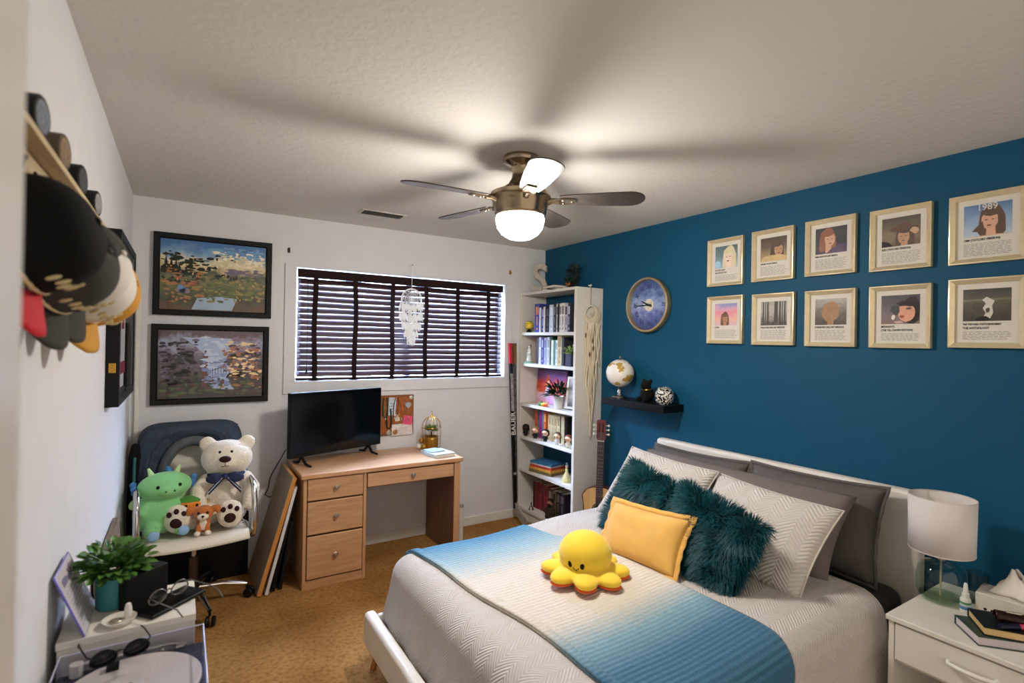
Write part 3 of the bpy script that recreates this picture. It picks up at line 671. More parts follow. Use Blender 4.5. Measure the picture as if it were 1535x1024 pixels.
# ------------------------------------------------------------------ hockey sticks in the corner beside the bookcase
def stick(label, x, y, grip, shaft, blade, writing, dirn, z1, lean):
    t = thing('hockey_stick', label, 'hockey stick', (x, y, .004), (lean, 0, 0), 'hockey sticks leaning in the corner')
    part('shaft', MB().box(-.0145, -.011, .13, .0145, .011, z1-.18), shaft, t, bevel=.003)
    part('grip_tape', MB().box(-.016, -.0125, z1-.18, .016, .0125, z1), grip, t, bevel=.003)
    q = MB()
    def bl(u, v):
        x_ = -.012+u*.19*1; hgt = .038-.006*u; base = .135*(1-u)**2.2
        return (x_+.0*v, .012*sin(u*1.4)*-1+.0, base+.004+v*(hgt*2*(1-.3*(u > .9))))
    q.at((0, 0, 0), (0, 0, rad(-82))); q.grid(lambda u, v: (bl(u, v)[0]*dirn, bl(u, v)[1], bl(u, v)[2]), 16, 4)
    part('blade', q, blade, t, solid=.012, bevel=.002)
    if writing:
        q = MB(); sub = MB(); text_mb(sub, writing, .062, 0, 0, 0, 'LEFT', .001, 1.25)
        q.add([(.021-v.y, -.0122, .76+v.x*.85) for v in sub.v], sub.f); part('lettering', q, pm('stick_white', 'd5d3cf', .5), t)
        q = MB(); q.box(-.0147, -.0119, .42, .0147, -.0113, .44); q.box(-.0147, -.0119, .97, .0147, -.0113, 1.3); part('stripes', q, pm('stick_silver', '8d8b88', .4, var=.6, scale=60), t)
    return t
stick('black hockey stick with red taped grip and white lettering beside the bookcase', 2.47, 3.80, pm('red_tape', 'b21f33', .8, bmp=.3), black_plastic, pm('blade_grey', '8f8982', .7, var=.3, scale=30), 'BAUER', 1, 1.57, rad(-5.4))
stick('hockey stick with brown taped grip standing behind the black one', 2.515, 3.868, pm('brown_tape', '6f5023', .85, bmp=.3), pm('stick_pattern', '4a4a4a', .4, var=.7, scale=50), pm('blade_tape', 'b9b1a4', .85, bmp=.2), None, 1, 1.565, rad(-2.8))
# ------------------------------------------------------------------ white open bookcase along the teal wall
BX0, BX1, BY0, BY1, BZ = 2.585, 2.858, 3.170, 3.972, 2.02
SHELF = [1.666, 1.39, 1.033, .74, .452, .112]
t = thing('bookcase', 'tall white open backed bookcase in the corner against the teal wall', 'bookcase', (BX0, (BY0+BY1)/2, 0))
yo = (BY0+BY1)/2
lam = pm('white_laminate', 'dcd8cf', .42, var=.02)
part('side_panel', MB().box(0, BY0-yo, 0, BX1-BX0, BY0-yo+.027, BZ), lam, t, bevel=.0015)
part('side_panel', MB().box(0, BY1-yo-.027, 0, BX1-BX0, BY1-yo, BZ), lam, t, bevel=.0015)
part('top_panel', MB().box(0, BY0-yo+.0275, BZ-.022, BX1-BX0, BY1-yo-.0275, BZ), lam, t, bevel=.0015)
for z in SHELF: part('shelf', MB().box(.001, BY0-yo+.0275, z-.026, BX1-BX0-.002, BY1-yo-.0275, z), lam, t, bevel=.0015)
part('kick_board', MB().box(.02, BY0-yo+.0275, 0, .035, BY1-yo-.0275, SHELF[-1]-.0265), lam, t)
_bk = {}
def book(label, x, y, z, th, h, col, group, depth=.15, rot=(0, 0, 0), band=None, page='e6dfce', rough=.5):
    """upright book, spine at x, pages towards +X, thickness along -Y from y"""
    t = thing('book', label, 'book', (x, y, z), rot, group)
    c = pm('cover_'+col, col, rough, var=.12, scale=25)
    q = MB(); q.box(0, -th, 0, .003, 0, h); q.box(.003, -th, 0, depth, -th+.0022, h); q.box(.003, -.0022, 0, depth, 0, h)
    part('cover', q, c, t)
    part('pages', MB().box(.0032, -th+.0024, .003, depth-.004, -.0024, h-.003), pm('pages_'+page, page, .9, var=.08, scale=160), t)
    if band and th > .018:
        q = MB(); q.box(-.0004, -th*.8, h*.62, -.0001, -th*.2, h*.9); q.box(-.0004, -th*.65, h*.08, -.0001, -th*.35, h*.16); q.box(-.0004, -th*.62, h*.25, -.0001, -th*.38, h*.55)
        part('spine_print', q, pm('band_'+band, band, .5), t)
    return t
def row(items, y, x, z, group, gap=.0015):
    for (lab, th, h, col, band) in items:
        book(lab, x+random.uniform(-.006, .006), y, z, th, h, col, group, band=band); y -= th+gap
    return y
e = .0006
G = 'books on the top bookcase shelf'
row([('tall deep blue book with a sunset orange spine picture, first on the top shelf', .072, .25, '2a3b8c', 'd88a4a'),
     ('thin white book next to the tall blue one on the top shelf', .018, .215, 'd6d6dc', None),
     ('navy book between two thin white books on the top shelf', .042, .22, '23284f', '8f97c0'),
     ('thin white book between the navy and the black book on the top shelf', .018, .22, 'dcdad6', None),
     ('thick black book left of the pale blue one on the top shelf', .058, .222, '15161c', '4a4c58'),
     ('thick pale blue grey book in the middle of the top shelf', .062, .232, 'c3cdd3', 'e7ebee'),
     ('charcoal book right of the pale blue one on the top shelf', .032, .235, '22262e', '7a8088'),
     ('ivory book right of the charcoal one on the top shelf', .022, .235, 'd8d5cb', '55504a'),
     ('narrow black book between two ivory books on the top shelf', .018, .232, '101116', None),
     ('ivory book left of the broad cream one on the top shelf', .024, .235, 'dad7ce', '3f4a4a'),
     ('broad cream book near the right end of the top shelf', .05, .238, 'd9d4c6', '8a8478'),
     ('lilac white book with dark speckles near the right end of the top shelf', .034, .23, 'b7b4c6', '25253a'),
     ('black and white speckled book at the right end of the top shelf', .028, .232, '30303a', 'd0d0d8')], 3.800, 2.632, SHELF[0]+e, G)
G = 'books on the second bookcase shelf'
yy = row([('dark red book at the left end of the second shelf', .024, .238, '6d1620', None),
     ('slate green book beside the dark red one on the second shelf', .03, .235, '35474a', None),
     ('white spined book left of the indigo one on the second shelf', .03, .236, 'd0cfd6', '8a8aa0'),
     ('indigo book on the second shelf', .03, .236, '35357f', 'b0b0d8'),
     ('lilac book right of the indigo one on the second shelf', .036, .232, 'a9a6bf', '6a6a90'),
     ('thin grey lavender book on the second shelf', .018, .234, '8f8fa3', None),
     ('pale blue white book left of the dark green one on the second shelf', .03, .236, 'cdd7dd', '7a8a92'),
     ('dark green book on the second shelf', .032, .24, '123d2b', None),
     ('short pale mint book on the second shelf', .026, .21, 'd3dccb', None),
     ('short teal book on the second shelf', .026, .21, '1f8a8c', None),
     ('short white book right of the teal one on the second shelf', .026, .21, 'd9dbd8', '9aa'*2),
     ('tall sand coloured book at the right of the second shelf', .058, .25, 'c4b183', '9a8550'),
     ('dark grey book behind the small potted plant on the second shelf', .03, .235, '2f2f3a', None)], 3.795, 2.64, SHELF[1]+e, G)
# yellow round-headed figure, top shelf
t = thing('figurine', 'small yellow round headed figurine on the top bookcase shelf', 'figurine', (2.62, 3.872, SHELF[0]+e), (0, 0, rad(20)), 'figurines in the bookcase')
yel = pm('toy_yellow', 'd9b51f', .35); 
q = MB(); q.lathe([(0, 0), (.022, 0), (.024, .012), (.012, .022), (0, .024)], 18); q.cyl((0, 0, .02), (0, 0, .035), .007, n=10); part('base', q, black_plastic, t)
part('head', MB().ell((0, 0, .066), (.038, .04, .036), 22, 14), yel, t)
q = MB()
for sy in (-1, 1): q.ell((-.034, sy*.014, .076), (.005, .006, .004), 8, 6)
q.tube([(-.036, -.014, .06), (-.0375, 0, .056), (-.036, .014, .06)], .002, 6); q.box(-.018, -.03, .098, .0, .03, .1005); part('face', q, black_plastic, t)
# white robed statuette and potted plant, second shelf
t = thing('statuette', 'small pale statuette of a robed figure on the second bookcase shelf', 'figurine', (2.625, 3.865, SHELF[1]+e), (0, 0, 0), 'figurines in the bookcase')
sg = pm('statuette_stone', 'c9c9b8', .6, var=.2, scale=60); gr = pm('statuette_green', '8fae98', .6, var=.2, scale=60)
part('plinth', MB().lathe([(0, 0), (.05, 0), (.048, .012), (.03, .016), (0, .016)], 20), gr, t)
q = MB(); q.lathe([(0, .0), (.03, 0), (.026, .03), (.018, .06), (.016, .078), (.021, .095), (.012, .112), (.007, .118), (0, .12)], 20, (0, 0, .0165)); q.ell((0, 0, .147), (.0135, .0135, .0165), 14, 10)
for sy in (-1, 1): q.tube([(0, sy*.02, .108), (-.012, sy*.026, .085), (-.024, sy*.008, .078)], [.006, .005, .004], 8)
part('robed_figure', q, sg, t, remesh=.003)
part('hair', MB().ell((.004, 0, .151), (.014, .0145, .0155), 12, 8), pm('statuette_hair', '6b3a2a', .6), t)
def leafy(mb, c, r, n, ll, lw, seed, up=.5, curl=.3):
    rr = random.Random(seed)
    for k in range(n):
        a = rr.uniform(0, 2*pi); el = rr.uniform(-.15, 1.0)*up+.2; d = Vector((cos(a)*cos(el), sin(a)*cos(el), sin(el)))
        p = Vector(c)+d*r*rr.uniform(.25, 1); side = d.cross(Vector((0, 0, 1))).normalized(); nrm = side.cross(d)
        L_ = ll*rr.uniform(.7, 1.15); W_ = lw*rr.uniform(.8, 1.15); tw = rr.uniform(-.7, .7); side = (side*cos(tw)+nrm*sin(tw)); nrm = side.cross(d)
        pts = []
        for u, wv in ((0, .12), (.25, .8), (.55, 1), (.82, .6), (1, .05)):
            q_ = p+d*L_*u-Vector((0, 0, 1))*curl*L_*u*u
            pts += [q_-side*W_*wv/2+nrm*W_*.12*wv, q_, q_+side*W_*wv/2+nrm*W_*.12*wv]
        mb.add(pts, [(i*3+j, i*3+j+1, i*3+j+4, i*3+j+3) for i in range(4) for j in range(2)])
    return mb
leaf_g = pm('bright_leaf', '446f2c', .45, var=.5, scale=40); leaf_d = pm('dark_leaf', '142a1a', .5, var=.4, scale=40); soil = pm('soil', '2a1d14', .95, bmp=.4)
t = thing('potted_plant', 'tiny green plant in a dark square pot at the right of the second bookcase shelf', 'potted plant', (2.64, 3.29, SHELF[1]+e))
part('pot', MB().box(-.035, -.035, 0, .035, .035, .1), pm('pot_slate', '33334a', .5), t, bevel=.006)
part('foliage', leafy(MB(), (0, 0, .1), .06, 90, .035, .014, 4, 1.0), pm('pale_leaf', '8fae6a', .5, var=.4, scale=40), t)
# third shelf
t = thing('art_print', 'bright orange and pink canvas print leaning at the back of the third bookcase shelf', 'canvas print', (2.755, 3.72, SHELF[2]+.0015), (rad(84), 0, rad(-90)))
part('canvas', MB().box(-.215, 0, -.012, .215, .305, .012), palette('fiery_print', [(0, 'e2a6c0'), (.22, 'e8b4c8'), (.38, 'e2613a'), (.6, 'c23228'), (.8, '7d4a86'), (1, '5a3f6a')], 4, .35), t, bevel=.002)
patches(t, [('d8622c', blob(-.05, .17, .035, .09, 14, 3, .2)), ('e7b48f', blob(-.04, .2, .014, .02, 12, 2, .05)), ('c4531f', blob(-.05, .225, .024, .03, 12, 7, .15)), ('c9c2d6', [(-.08, .05), (-.01, .05), (-.025, .14), (-.045, .175), (-.065, .14)]), ('e6c3d8', blob(-.13, .06, .05, .045, 14, 4, .2)), ('d99fc4', blob(.03, .04, .06, .035, 14, 6, .2))])
t.children[-1].location.z = .0062
t = thing('potted_plant', 'dark leaved plant in a white pot on the third bookcase shelf', 'potted plant', (2.665, 3.475, SHELF[2]+e))
part('pot', MB().lathe([(0, 0), (.036, 0), (.046, .088), (.047, .1), (.042, .1), (.04, .085), (0, .085)], 28), pm('white_ceramic', 'ddd9d0', .35), t)
part('foliage', leafy(MB(), (0, 0, .1), .10, 120, .09, .022, 9, .9, .25), leaf_d, t)
for k, (col, y, lab) in enumerate((('1f7a3c', 3.655, 'tiny green toy dinosaur'), ('d8c321', 3.618, 'tiny yellow toy dinosaur'), ('e0662a', 3.58, 'tiny orange toy dinosaur'))):
    t = thing('toy_dinosaur', lab+' on the third bookcase shelf edge', 'toy', (2.605, y, SHELF[2]+e), (0, 0, rad(-95+k*12)), 'toy dinosaurs on the third shelf')
    q = MB(); q.ell((0, 0, .02), (.022, .012, .013), 14, 10); q.tube([(.014, 0, .024), (.024, 0, .036), (.032, 0, .04)], [.008, .006, .007], 10); q.tube([(-.014, 0, .022), (-.032, 0, .016), (-.042, 0, .008)], [.009, .005, .002], 8)
    for a in (-.01, .012):
        for c in (-.007, .007): q.cyl((a, c, 0), (a, c, .018), .0042, n=8)
    part('body', q, pm('toy_'+col, col, .4), t, remesh=.002)
    q = MB()
    for kk in range(6): q.at((-.022+kk*.008, 0, .03-.0004*(kk-3)**2), (0, 0, 0)).lathe([(.004, 0), (0, .008)], 6)
    part('spikes', q, pm('toy_spike', 'e8d86a', .5), t)
t = thing('framed_photo', 'white photo frame standing at the right of the third bookcase shelf', 'photo frame', (2.67, 3.29, SHELF[2]+.0065), (rad(82), 0, rad(-78)))
part('frame', MB().at((0, .135, 0)).ring(.17, .262, [(0, -.008), (0, .009), (.018, .009), (.02, .001)]), lam, t)
part('photo', MB().box(-.066, .023, -.004, .066, .247, .001), palette('grey_photo', [(0, '4b4a48'), (.4, 'b5b2ae'), (.7, '6d6b69'), (1, 'cfcdc9')], 4, .4), t)
part('backing', MB().box(-.08, .007, -.0085, .08, .263, -.0045), black_plastic, t)
# fourth shelf
G = 'books on the fourth bookcase shelf'
row([('orange red book at the left end of the fourth shelf', .03, .235, 'd8502a', None), ('bright teal book on the fourth shelf', .036, .238, '1f8f86', '0f5f58'), ('magenta book on the fourth shelf', .034, .238, 'a92a86', None), ('narrow blue book on the fourth shelf', .02, .235, '3f86b0', None),
     ('orange book with a scrolled spine on the fourth shelf', .04, .24, 'd8551e', 'f0c060'), ('crimson book right of the orange one on the fourth shelf', .022, .236, '9a2420', None), ('narrow amber book on the fourth shelf', .018, .235, 'c4912e', None),
     ('cream book nearest the amber one on the fourth shelf', .036, .222, 'cdb992', 'a58f66'), ('second cream book on the fourth shelf', .036, .222, 'd0bd98', 'a58f66'), ('third cream book on the fourth shelf', .036, .222, 'cbb78e', 'a58f66'), ('fourth cream book on the fourth shelf', .04, .225, 'd2c09c', 'a58f66'),
     ('narrow black book right of the cream set on the fourth shelf', .016, .225, '17130f', None), ('pale tan book near the right end of the fourth shelf', .04, .23, 'c9b88f', None), ('black book at the right end of the fourth shelf', .036, .23, '120f10', None)], 3.83, 2.675, SHELF[3]+e, G)
def kid(label, y, hair, top, skin='e2b896', x=2.612):
    t = thing('figurine', label, 'figurine', (x, y, SHELF[3]+e), (0, 0, rad(28)), 'big headed figurines on the fourth shelf')
    q = MB(); q.lathe([(0, .012), (.016, .012), (.018, .03), (.012, .048), (0, .05)], 14)
    for sy in (-1, 1): q.cyl((0, sy*.008, 0), (0, sy*.008, .016), .0065, n=10); q.tube([(0, sy*.012, .044), (-.003, sy*.022, .034), (-.006, sy*.022, .024)], .005, 8)
    part('body', q, pm('fig_'+top, top, .5), t)
    part('head', MB().ell((0, 0, .074), (.027, .03, .027), 20, 14), pm('fig_'+skin, skin, .45), t)
    q = MB(); q.ell((.006, 0, .081), (.028, .033, .026), 18, 12); q.ell((.008, .022, .066), (.016, .012, .02), 12, 8); q.ell((.008, -.022, .066), (.016, .012, .02), 12, 8); part('hair', q, pm('fig_'+hair, hair, .5), t)
    q = MB()
    for sy in (-1, 1): q.ell((-.0255, sy*.011, .07), (.003, .0045, .0055), 8, 6)
    part('eyes', q, black_plastic, t)
kid('all black big headed figurine, first on the fourth shelf edge', 3.885, '15110f', '15110f', '2a1a14')
kid('big headed figurine with blond hair and black clothes, second on the fourth shelf edge', 3.735, '9a7440', '17171a')
kid('big headed figurine with black hair and black clothes, third on the fourth shelf edge', 3.585, '17100d', '17171a')
kid('big headed figurine with brown hair and white clothes, fourth on the fourth shelf edge', 3.42, '5a3d22', 'c9c6c0')
kid('big headed figurine with red brown hair and a pale robe, on the fourth shelf', 3.275, '6b2f1c', 'd8cdb8')
# fifth shelf: a lying stack
z = SHELF[4]+e
for k, (lab, col, th, w_, d_, r_) in enumerate((('olive brown book at the bottom of the lying stack on the fifth shelf', '6a5d3a', .026, .27, .19, 2), ('orange yellow book second from the bottom of the lying stack', 'd29a3c', .022, .27, .185, -1), ('red book in the middle of the lying stack', 'b0332a', .018, .255, .18, 3), ('pale book under the blue cover in the lying stack', 'cfd0cc', .012, .245, .175, 1), ('blue patterned book on top of the lying stack', '2f6a94', .016, .25, .18, 4))):
    t = thing('book', lab, 'book', (2.70, 3.665, z), (0, 0, rad(r_+8)), 'books lying on the fifth shelf')
    q = MB(); q.box(-d_/2, -w_/2, 0, d_/2, w_/2, .002); q.box(-d_/2, -w_/2, th-.002, d_/2, w_/2, th); q.box(-d_/2, -w_/2, .002, -d_/2+.002, w_/2, th-.002)
    part('cover', q, pm('cover_'+col, col, .45, var=.35 if k == 4 else .1, scale=30), t)
    part('pages', MB().box(-d_/2+.0022, -w_/2+.003, .0022, d_/2-.004, w_/2-.0025, th-.0022), pm('edge_'+col, col, .8, var=.2, scale=80), t); z += th+.0006
t = thing('figurine', 'small pale gowned figurine at the right of the fifth bookcase shelf', 'figurine', (2.60+.05, 3.335, SHELF[4]+e), (0, 0, 0), 'figurines in the bookcase')
part('gown', MB().lathe([(0, 0), (.042, 0), (.04, .02), (.028, .05), (.016, .075), (.01, .088), (.013, .1), (.006, .112), (0, .113)], 20), pm('gown_gold', 'cfc58f', .4, var=.25, scale=60), t)
part('head', MB().ell((0, 0, .125), (.012, .012, .014), 12, 8), pm('fig_e2b896', 'e2b896', .45), t)
q = MB(); q.ell((.003, 0, .13), (.0125, .0125, .013), 12, 8); q.ell((.0, 0, .148), (.008, .008, .008), 10, 6); part('hair', q, pm('fig_blue', '7f97ad', .5), t)
t = thing('box_set', 'dark grey upright box at the right end of the fifth bookcase shelf', 'box', (2.71, 3.255, SHELF[4]+e))
part('sleeve', MB().box(0, -.045, 0, .12, .03, .21), pm('dark_sleeve', '1c2024', .5), t, bevel=.002)
part('spine_panel', MB().box(-.0012, -.04, .01, -.0004, .025, .2), pm('dark_sleeve2', '2d3438', .5, var=.5, scale=40), t)
# bottom shelf
G = 'books on the bottom bookcase shelf'
row([('dark wine book at the left end of the bottom shelf', .034, .232, '3f0d12', None), ('red book second on the bottom shelf', .04, .234, '7a1218', '4a0a0e'), ('red book third on the bottom shelf', .044, .234, '841620', '4a0a0e'), ('dark maroon book in the middle of the bottom shelf', .046, .232, '5a0f16', None), ('bright red book left of the brown figure on the bottom shelf', .05, .232, '8f1a1f', '5a0e12'),
     ('dark brown book behind the brown figure on the bottom shelf', .06, .22, '3a2c22', '8a7558'), ('patterned tan book on the bottom shelf', .05, .215, '6d5a44', '2a2018'), ('charcoal book near the right end of the bottom shelf', .05, .218, '2a2522', '6a5a48'), ('dark plum book at the right end of the bottom shelf', .06, .216, '241c26', '5a4a58')], 3.835, 2.672, SHELF[5]+e, G)
t = thing('bell', 'tiny silver bell on the bottom bookcase shelf edge', 'bell', (2.612, 3.775, SHELF[5]+e))
part('bell_cup', MB().lathe([(.026, 0), (.024, .006), (.016, .02), (.012, .03), (0, .034)], 20), silver, t); part('handle', MB().lathe([(0, .066), (.006, .062), (.004, .05), (.006, .04), (.003, .034)], 12), black_plastic, t)
t = thing('figurine', 'brown bearded figurine standing on the bottom bookcase shelf', 'figurine', (2.63, 3.52, SHELF[5]+e), (0, 0, rad(25)), 'figurines in the bookcase')
q = MB(); q.lathe([(0, 0), (.045, 0), (.04, .05), (.032, .085), (.016, .1), (0, .105)], 18)
for sy in (-1, 1): q.tube([(0, sy*.03, .085), (-.015, sy*.045, .06), (-.03, sy*.03, .045)], [.012, .011, .009], 8)
part('body', q, pm('robe_brown', '2e221a', .8, var=.4, scale=40), t, remesh=.004)
part('head', MB().ell((-.004, 0, .125), (.024, .024, .028), 16, 10), pm('fig_tan', '8a6148', .6), t)
q = MB(); q.ell((.004, 0, .135), (.027, .028, .026), 14, 10); q.ell((-.018, 0, .108), (.014, .018, .02), 12, 8); part('hair', q, pm('fig_dark', '1d1512', .8), t)
# on top of the bookcase
Tz = BZ+e
sub = MB(); text_mb(sub, 'S', .36, 0, 0, 0, 'CENTER', .006, .9, .02)
t = thing('letter_sign', 'worn white wooden letter S standing on top of the bookcase', 'letter', (2.70, 3.83, Tz+.006), (rad(86), 0, rad(-52)))
part('letter', sub, pm('worn_white', 'b9b2a6', .7, var=.2, scale=25, bmp=.2), t)
for k, (lab, col, th) in enumerate((('dark green book at the bottom of the small stack on top of the bookcase', '24493f', .026), ('wine red book on the small stack on top of the bookcase', '4a1f2a', .024))):
    t = thing('book', lab, 'book', (2.735, 3.645, Tz+k*.0266), (0, 0, rad(5-k*7)), 'books lying on top of the bookcase')
    q = MB(); q.box(-.075, -.095, 0, .075, .095, .002); q.box(-.075, -.095, th-.002, .075, .095, th); q.box(-.075, .093, .002, .075, .095, th-.002); part('cover', q, pm('cover_'+col, col, .5), t)
    part('pages', MB().box(-.072, -.091, .0022, .072, .0925, th-.0022), pm('pages_e6dfce', 'e6dfce', .9), t)
t = thing('wreath', 'small dark leafy wreath with an orange berry standing on top of the bookcase', 'wreath', (2.765, 3.45, Tz+.115), (0, rad(8), rad(-15)))
q = MB(); q.tube([(0, .075*cos(2*pi*k/30), .075*sin(2*pi*k/30)) for k in range(30)], .011, 8, closed=True); part('ring', q, pm('twig', '2a1d14', .9), t)
q = MB()
for k in range(22):
    a = 2*pi*k/22; leafy(q, (0, .075*cos(a), .075*sin(a)), .022, 12, .042, .02, 60+k, 1.2)
part('foliage', q, pm('wreath_leaf', '1f3a33', .5, var=.5, scale=40), t)
q = MB(); r = random.Random(2)
for k in range(9):
    a = rad(-120+k*9); q.ell((-.03, .075*cos(a)+r.uniform(-.01, .01), .075*sin(a)), .008, 8, 6)
part('berries', q, pm('berry_orange', 'b8622a', .4), t)
one('pen', 'dark pen lying across the front edge of the bookcase top', 'pen', MB().at((0, 0, 0), (0, rad(90), 0)).lathe([(0, -.075), (.0015, -.073), (.0045, -.06), (.0048, .06), (.003, .072), (0, .073)], 10), black_plastic, (2.625, 3.50, Tz+.0052), (0, 0, rad(-35)))
# macrame moon hanging on the side of the bookcase
cot = pm('macrame_cotton', 'd9ccb2', .9, bmp=.3, bscale=200); t = thing('macrame_moon', 'cream macrame crescent moon with long fringe hanging on the bookcase side', 'wall hanging', (2.705, BY0-.014, 1.80), (rad(90), 0, 0))
q = MB(); q.cyl((.0, .235, -.012), (.0, .235, .012), .006, n=10); q.ell((0, .235, .014), .008, 10, 6); part('peg', q, pm('peg_white', 'd9d6ce', .4), t)
part('cord', MB().tube([(0, .235, .006), (.002, .09, .004), (.012, .072, .004)], .003, 6), cot, t)
q = MB(); A = [(.03+.075*cos(a), .075*sin(a)) for a in [rad(135)-rad(300)*k/30 for k in range(31)]]
inner = [(.008+.05*cos(a), .022+.045*sin(a)) for a in [rad(150)-rad(300)*k/30 for k in range(31)]]
def cres(u, v):
    i = min(29, int(u*30)); f = u*30-i; p0 = (A[i][0]+(A[i+1][0]-A[i][0])*f, A[i][1]+(A[i+1][1]-A[i][1])*f); p1 = (inner[i][0]+(inner[i+1][0]-inner[i][0])*f, inner[i][1]+(inner[i+1][1]-inner[i][1])*f)
    return (p0[0]+(p1[0]-p0[0])*v, p0[1]+(p1[1]-p0[1])*v, .004+.004*sin(pi*v))
q.grid(cres, 60, 8); part('crescent', q, cot, t, solid=.006)
q = MB(); q.tube([(.03+.077*cos(2*pi*k/40), .077*sin(2*pi*k/40), .004) for k in range(40)], .0045, 8, closed=True)
for k in range(6):
    a = rad(-60+k*22); q.tube([(.03+.075*cos(a), .075*sin(a), .004), (.0, .01, .004)], .0015, 5)
part('hoop', q, cot, t)
rnd = random.Random(6)
for k in range(9):
    x = -.035+k*.0165; bot = (-.5, -.62, -.78, -.95, -.97, -.82, -.66, -.52, -.4)[k]; q = MB(); pts = [(x+rnd.uniform(-.003, .003)+.006*sin(i*.9+k), -.06+(bot+.06)*i/14, .004+rnd.uniform(0, .004)) for i in range(15)]
    q.tube(pts, [.0055+.0025*(i % 3 == 0) for i in range(14)]+[.003], 7); part('fringe', q, cot, t)
q = MB()
for (x, y) in ((-.042, -.16), (.03, -.2), (.035, -.26), (.0, -.31)):
    q.ell((x, y, .012), (.008, .022, .005), 10, 8)
part('beads', q, pm('bead_brown', '6a4a34', .5, var=.5, scale=60), t)
# ------------------------------------------------------------------ bed
def quilted(name, c1, period=.0155, P=.11, amp=.06, strength=.55):
    m, nt, b = newmat(name); uv = N(nt, 'UVMap'); sx = N(nt, 'SeparateXYZ'); nt.links.new(uv.outputs[0], sx.inputs[0])
    pp = N(nt, 'Math', operation='PINGPONG'); pp.inputs[1].default_value = P/2; nt.links.new(sx.outputs['Y'], pp.inputs[0])
    ma = N(nt, 'Math', operation='MULTIPLY_ADD'); ma.inputs[1].default_value = amp/(P/2); nt.links.new(pp.outputs[0], ma.inputs[0]); nt.links.new(sx.outputs['X'], ma.inputs[2])
    p2 = N(nt, 'Math', operation='PINGPONG'); p2.inputs[1].default_value = period/2; nt.links.new(ma.outputs[0], p2.inputs[0])
    sc = N(nt, 'Math', operation='MULTIPLY'); sc.inputs[1].default_value = 2/period; nt.links.new(p2.outputs[0], sc.inputs[0])
    pw = N(nt, 'Math', operation='POWER'); pw.inputs[1].default_value = .5; nt.links.new(sc.outputs[0], pw.inputs[0])
    no = N(nt, 'TexNoise', Scale=260.0); tc = N(nt, 'TexCoord'); nt.links.new(tc.outputs['Object'], no.inputs['Vector'])
    ad = N(nt, 'Math', operation='MULTIPLY_ADD'); ad.inputs[1].default_value = .12; nt.links.new(no.outputs['Fac'], ad.inputs[0]); nt.links.new(pw.outputs[0], ad.inputs[2])
    bump(nt, b, ad.outputs[0], strength, .009)
    b.inputs['Base Color'].default_value = lin(c1); b.inputs['Roughness'].default_value = .8; b.inputs['Sheen Weight'].default_value = .15
    return m
quilt_m = quilted('grey_quilt', 'cac2bd'); sham_m = quilted('sham_quilt', 'cbc4bd', .019, .13, .055, .6)
bed_white = pm('white_leatherette', 'dfd9ce', .4, var=.03, bmp=.05, bscale=120); oak = wood('oak_leg', '9a5f2c', 'bb7a3c', 2, .4, 4)
dark_sheet = pm('charcoal_sheet', '38332f', .85, var=.08, bmp=.1, bscale=30)
t = thing('bed', 'queen bed with white upholstered frame and headboard against the teal wall', 'bed', (1.8, 1.74, 0))
def bx(x0, y0, z0, x1, y1, z1): return MB().box(x0-1.8, y0-1.74, z0, x1-1.8, y1-1.74, z1)
part('headboard', bx(2.785, .99, .12, 2.856, 2.525, .935), bed_white, t, bevel=.022, seg=4)
part('foot_rail', bx(.752, .96, .125, .808, 2.475, .28), bed_white, t, bevel=.02, seg=4)
part('side_rail', bx(.809, .975, .125, 2.784, 1.01, .275), bed_white, t, bevel=.012, seg=3)
part('side_rail', bx(.809, 2.43, .125, 2.784, 2.465, .26), bed_white, t, bevel=.012, seg=3)
part('slat_base', bx(.835, 1.012, .19, 2.782, 2.468, .215), wood('pine_slat', 'b58a55', 'c79d66', 0), t)
for x, y, sx_, sy_ in ((.84, 2.43, -1, 1), (.84, 1.01, -1, -1), (2.72, 2.43, 1, 1), (2.72, 1.01, 1, -1)):
    part('leg', MB().cyl((x-1.8+sx_*.04, y-1.74+sy_*.03, 0), (x-1.8, y-1.74, .19 if x < 1 else .18), .014, .024, 16), oak, t)
one('mattress', 'thick mattress in a charcoal fitted sheet showing at the head end of the bed', 'mattress', MB().box(.945, 1.035, .2155, 2.78, 2.445, .50), dark_sheet, bevel=.06, seg=5)
# quilt
def ss(x): x = max(0, min(1, x)); return x*x*(3-2*x)
def ztop(x, y): return .524+.045*ss((x-1.25)/.9)+.004*noise.noise(Vector((x*3, y*3, 1)))
QX0, QY0, QY1 = .975, 1.075, 2.405
def drape(s, tt, off=0, r=.10, dmax=9, slope=.05, fold=.006):
    qx = max(QX0, s); qy = max(QY0, min(QY1, tt)); dx, dy = s-qx, tt-qy; d = hypot(dx, dy)
    if d > dmax: dx *= dmax/d; dy *= dmax/d; d = dmax
    z = ztop(qx, qy)
    if d < 1e-9: return (s, tt, z+off)
    ux, uy = dx/d, dy/d; rr = r+off; a = min(d/r, pi/2*.97); out = rr*sin(a); drop = rr*(1-cos(a))-off
    ex = max(0, d-r*a); drop += ex; out += ex*(slope+.17*ux*ux)
    if ex > 0: out += fold*min(1, ex/.12)*sin((s*ux*0+s*uy*1-tt*ux)*26+3*noise.noise(Vector((s*2, tt*2, 5))))
    return (qx+ux*out, qy+uy*out, z-drop)
S0, S1, T0, T1 = QX0-.157-.19, 2.42, QY0-.157-.235, QY1+.157+.235
q = MB(); q.grid(lambda u, v: drape(S0+(S1-S0)*u, T0+(T1-T0)*v, 0, dmax=.42), 130, 150, lambda u, v: (S0+(S1-S0)*u, T0+(T1-T0)*v))
t = one('quilt', 'light grey chevron quilted bedspread draped over the bed', 'bedspread', q, quilt_m, solid=.010, ang=180)
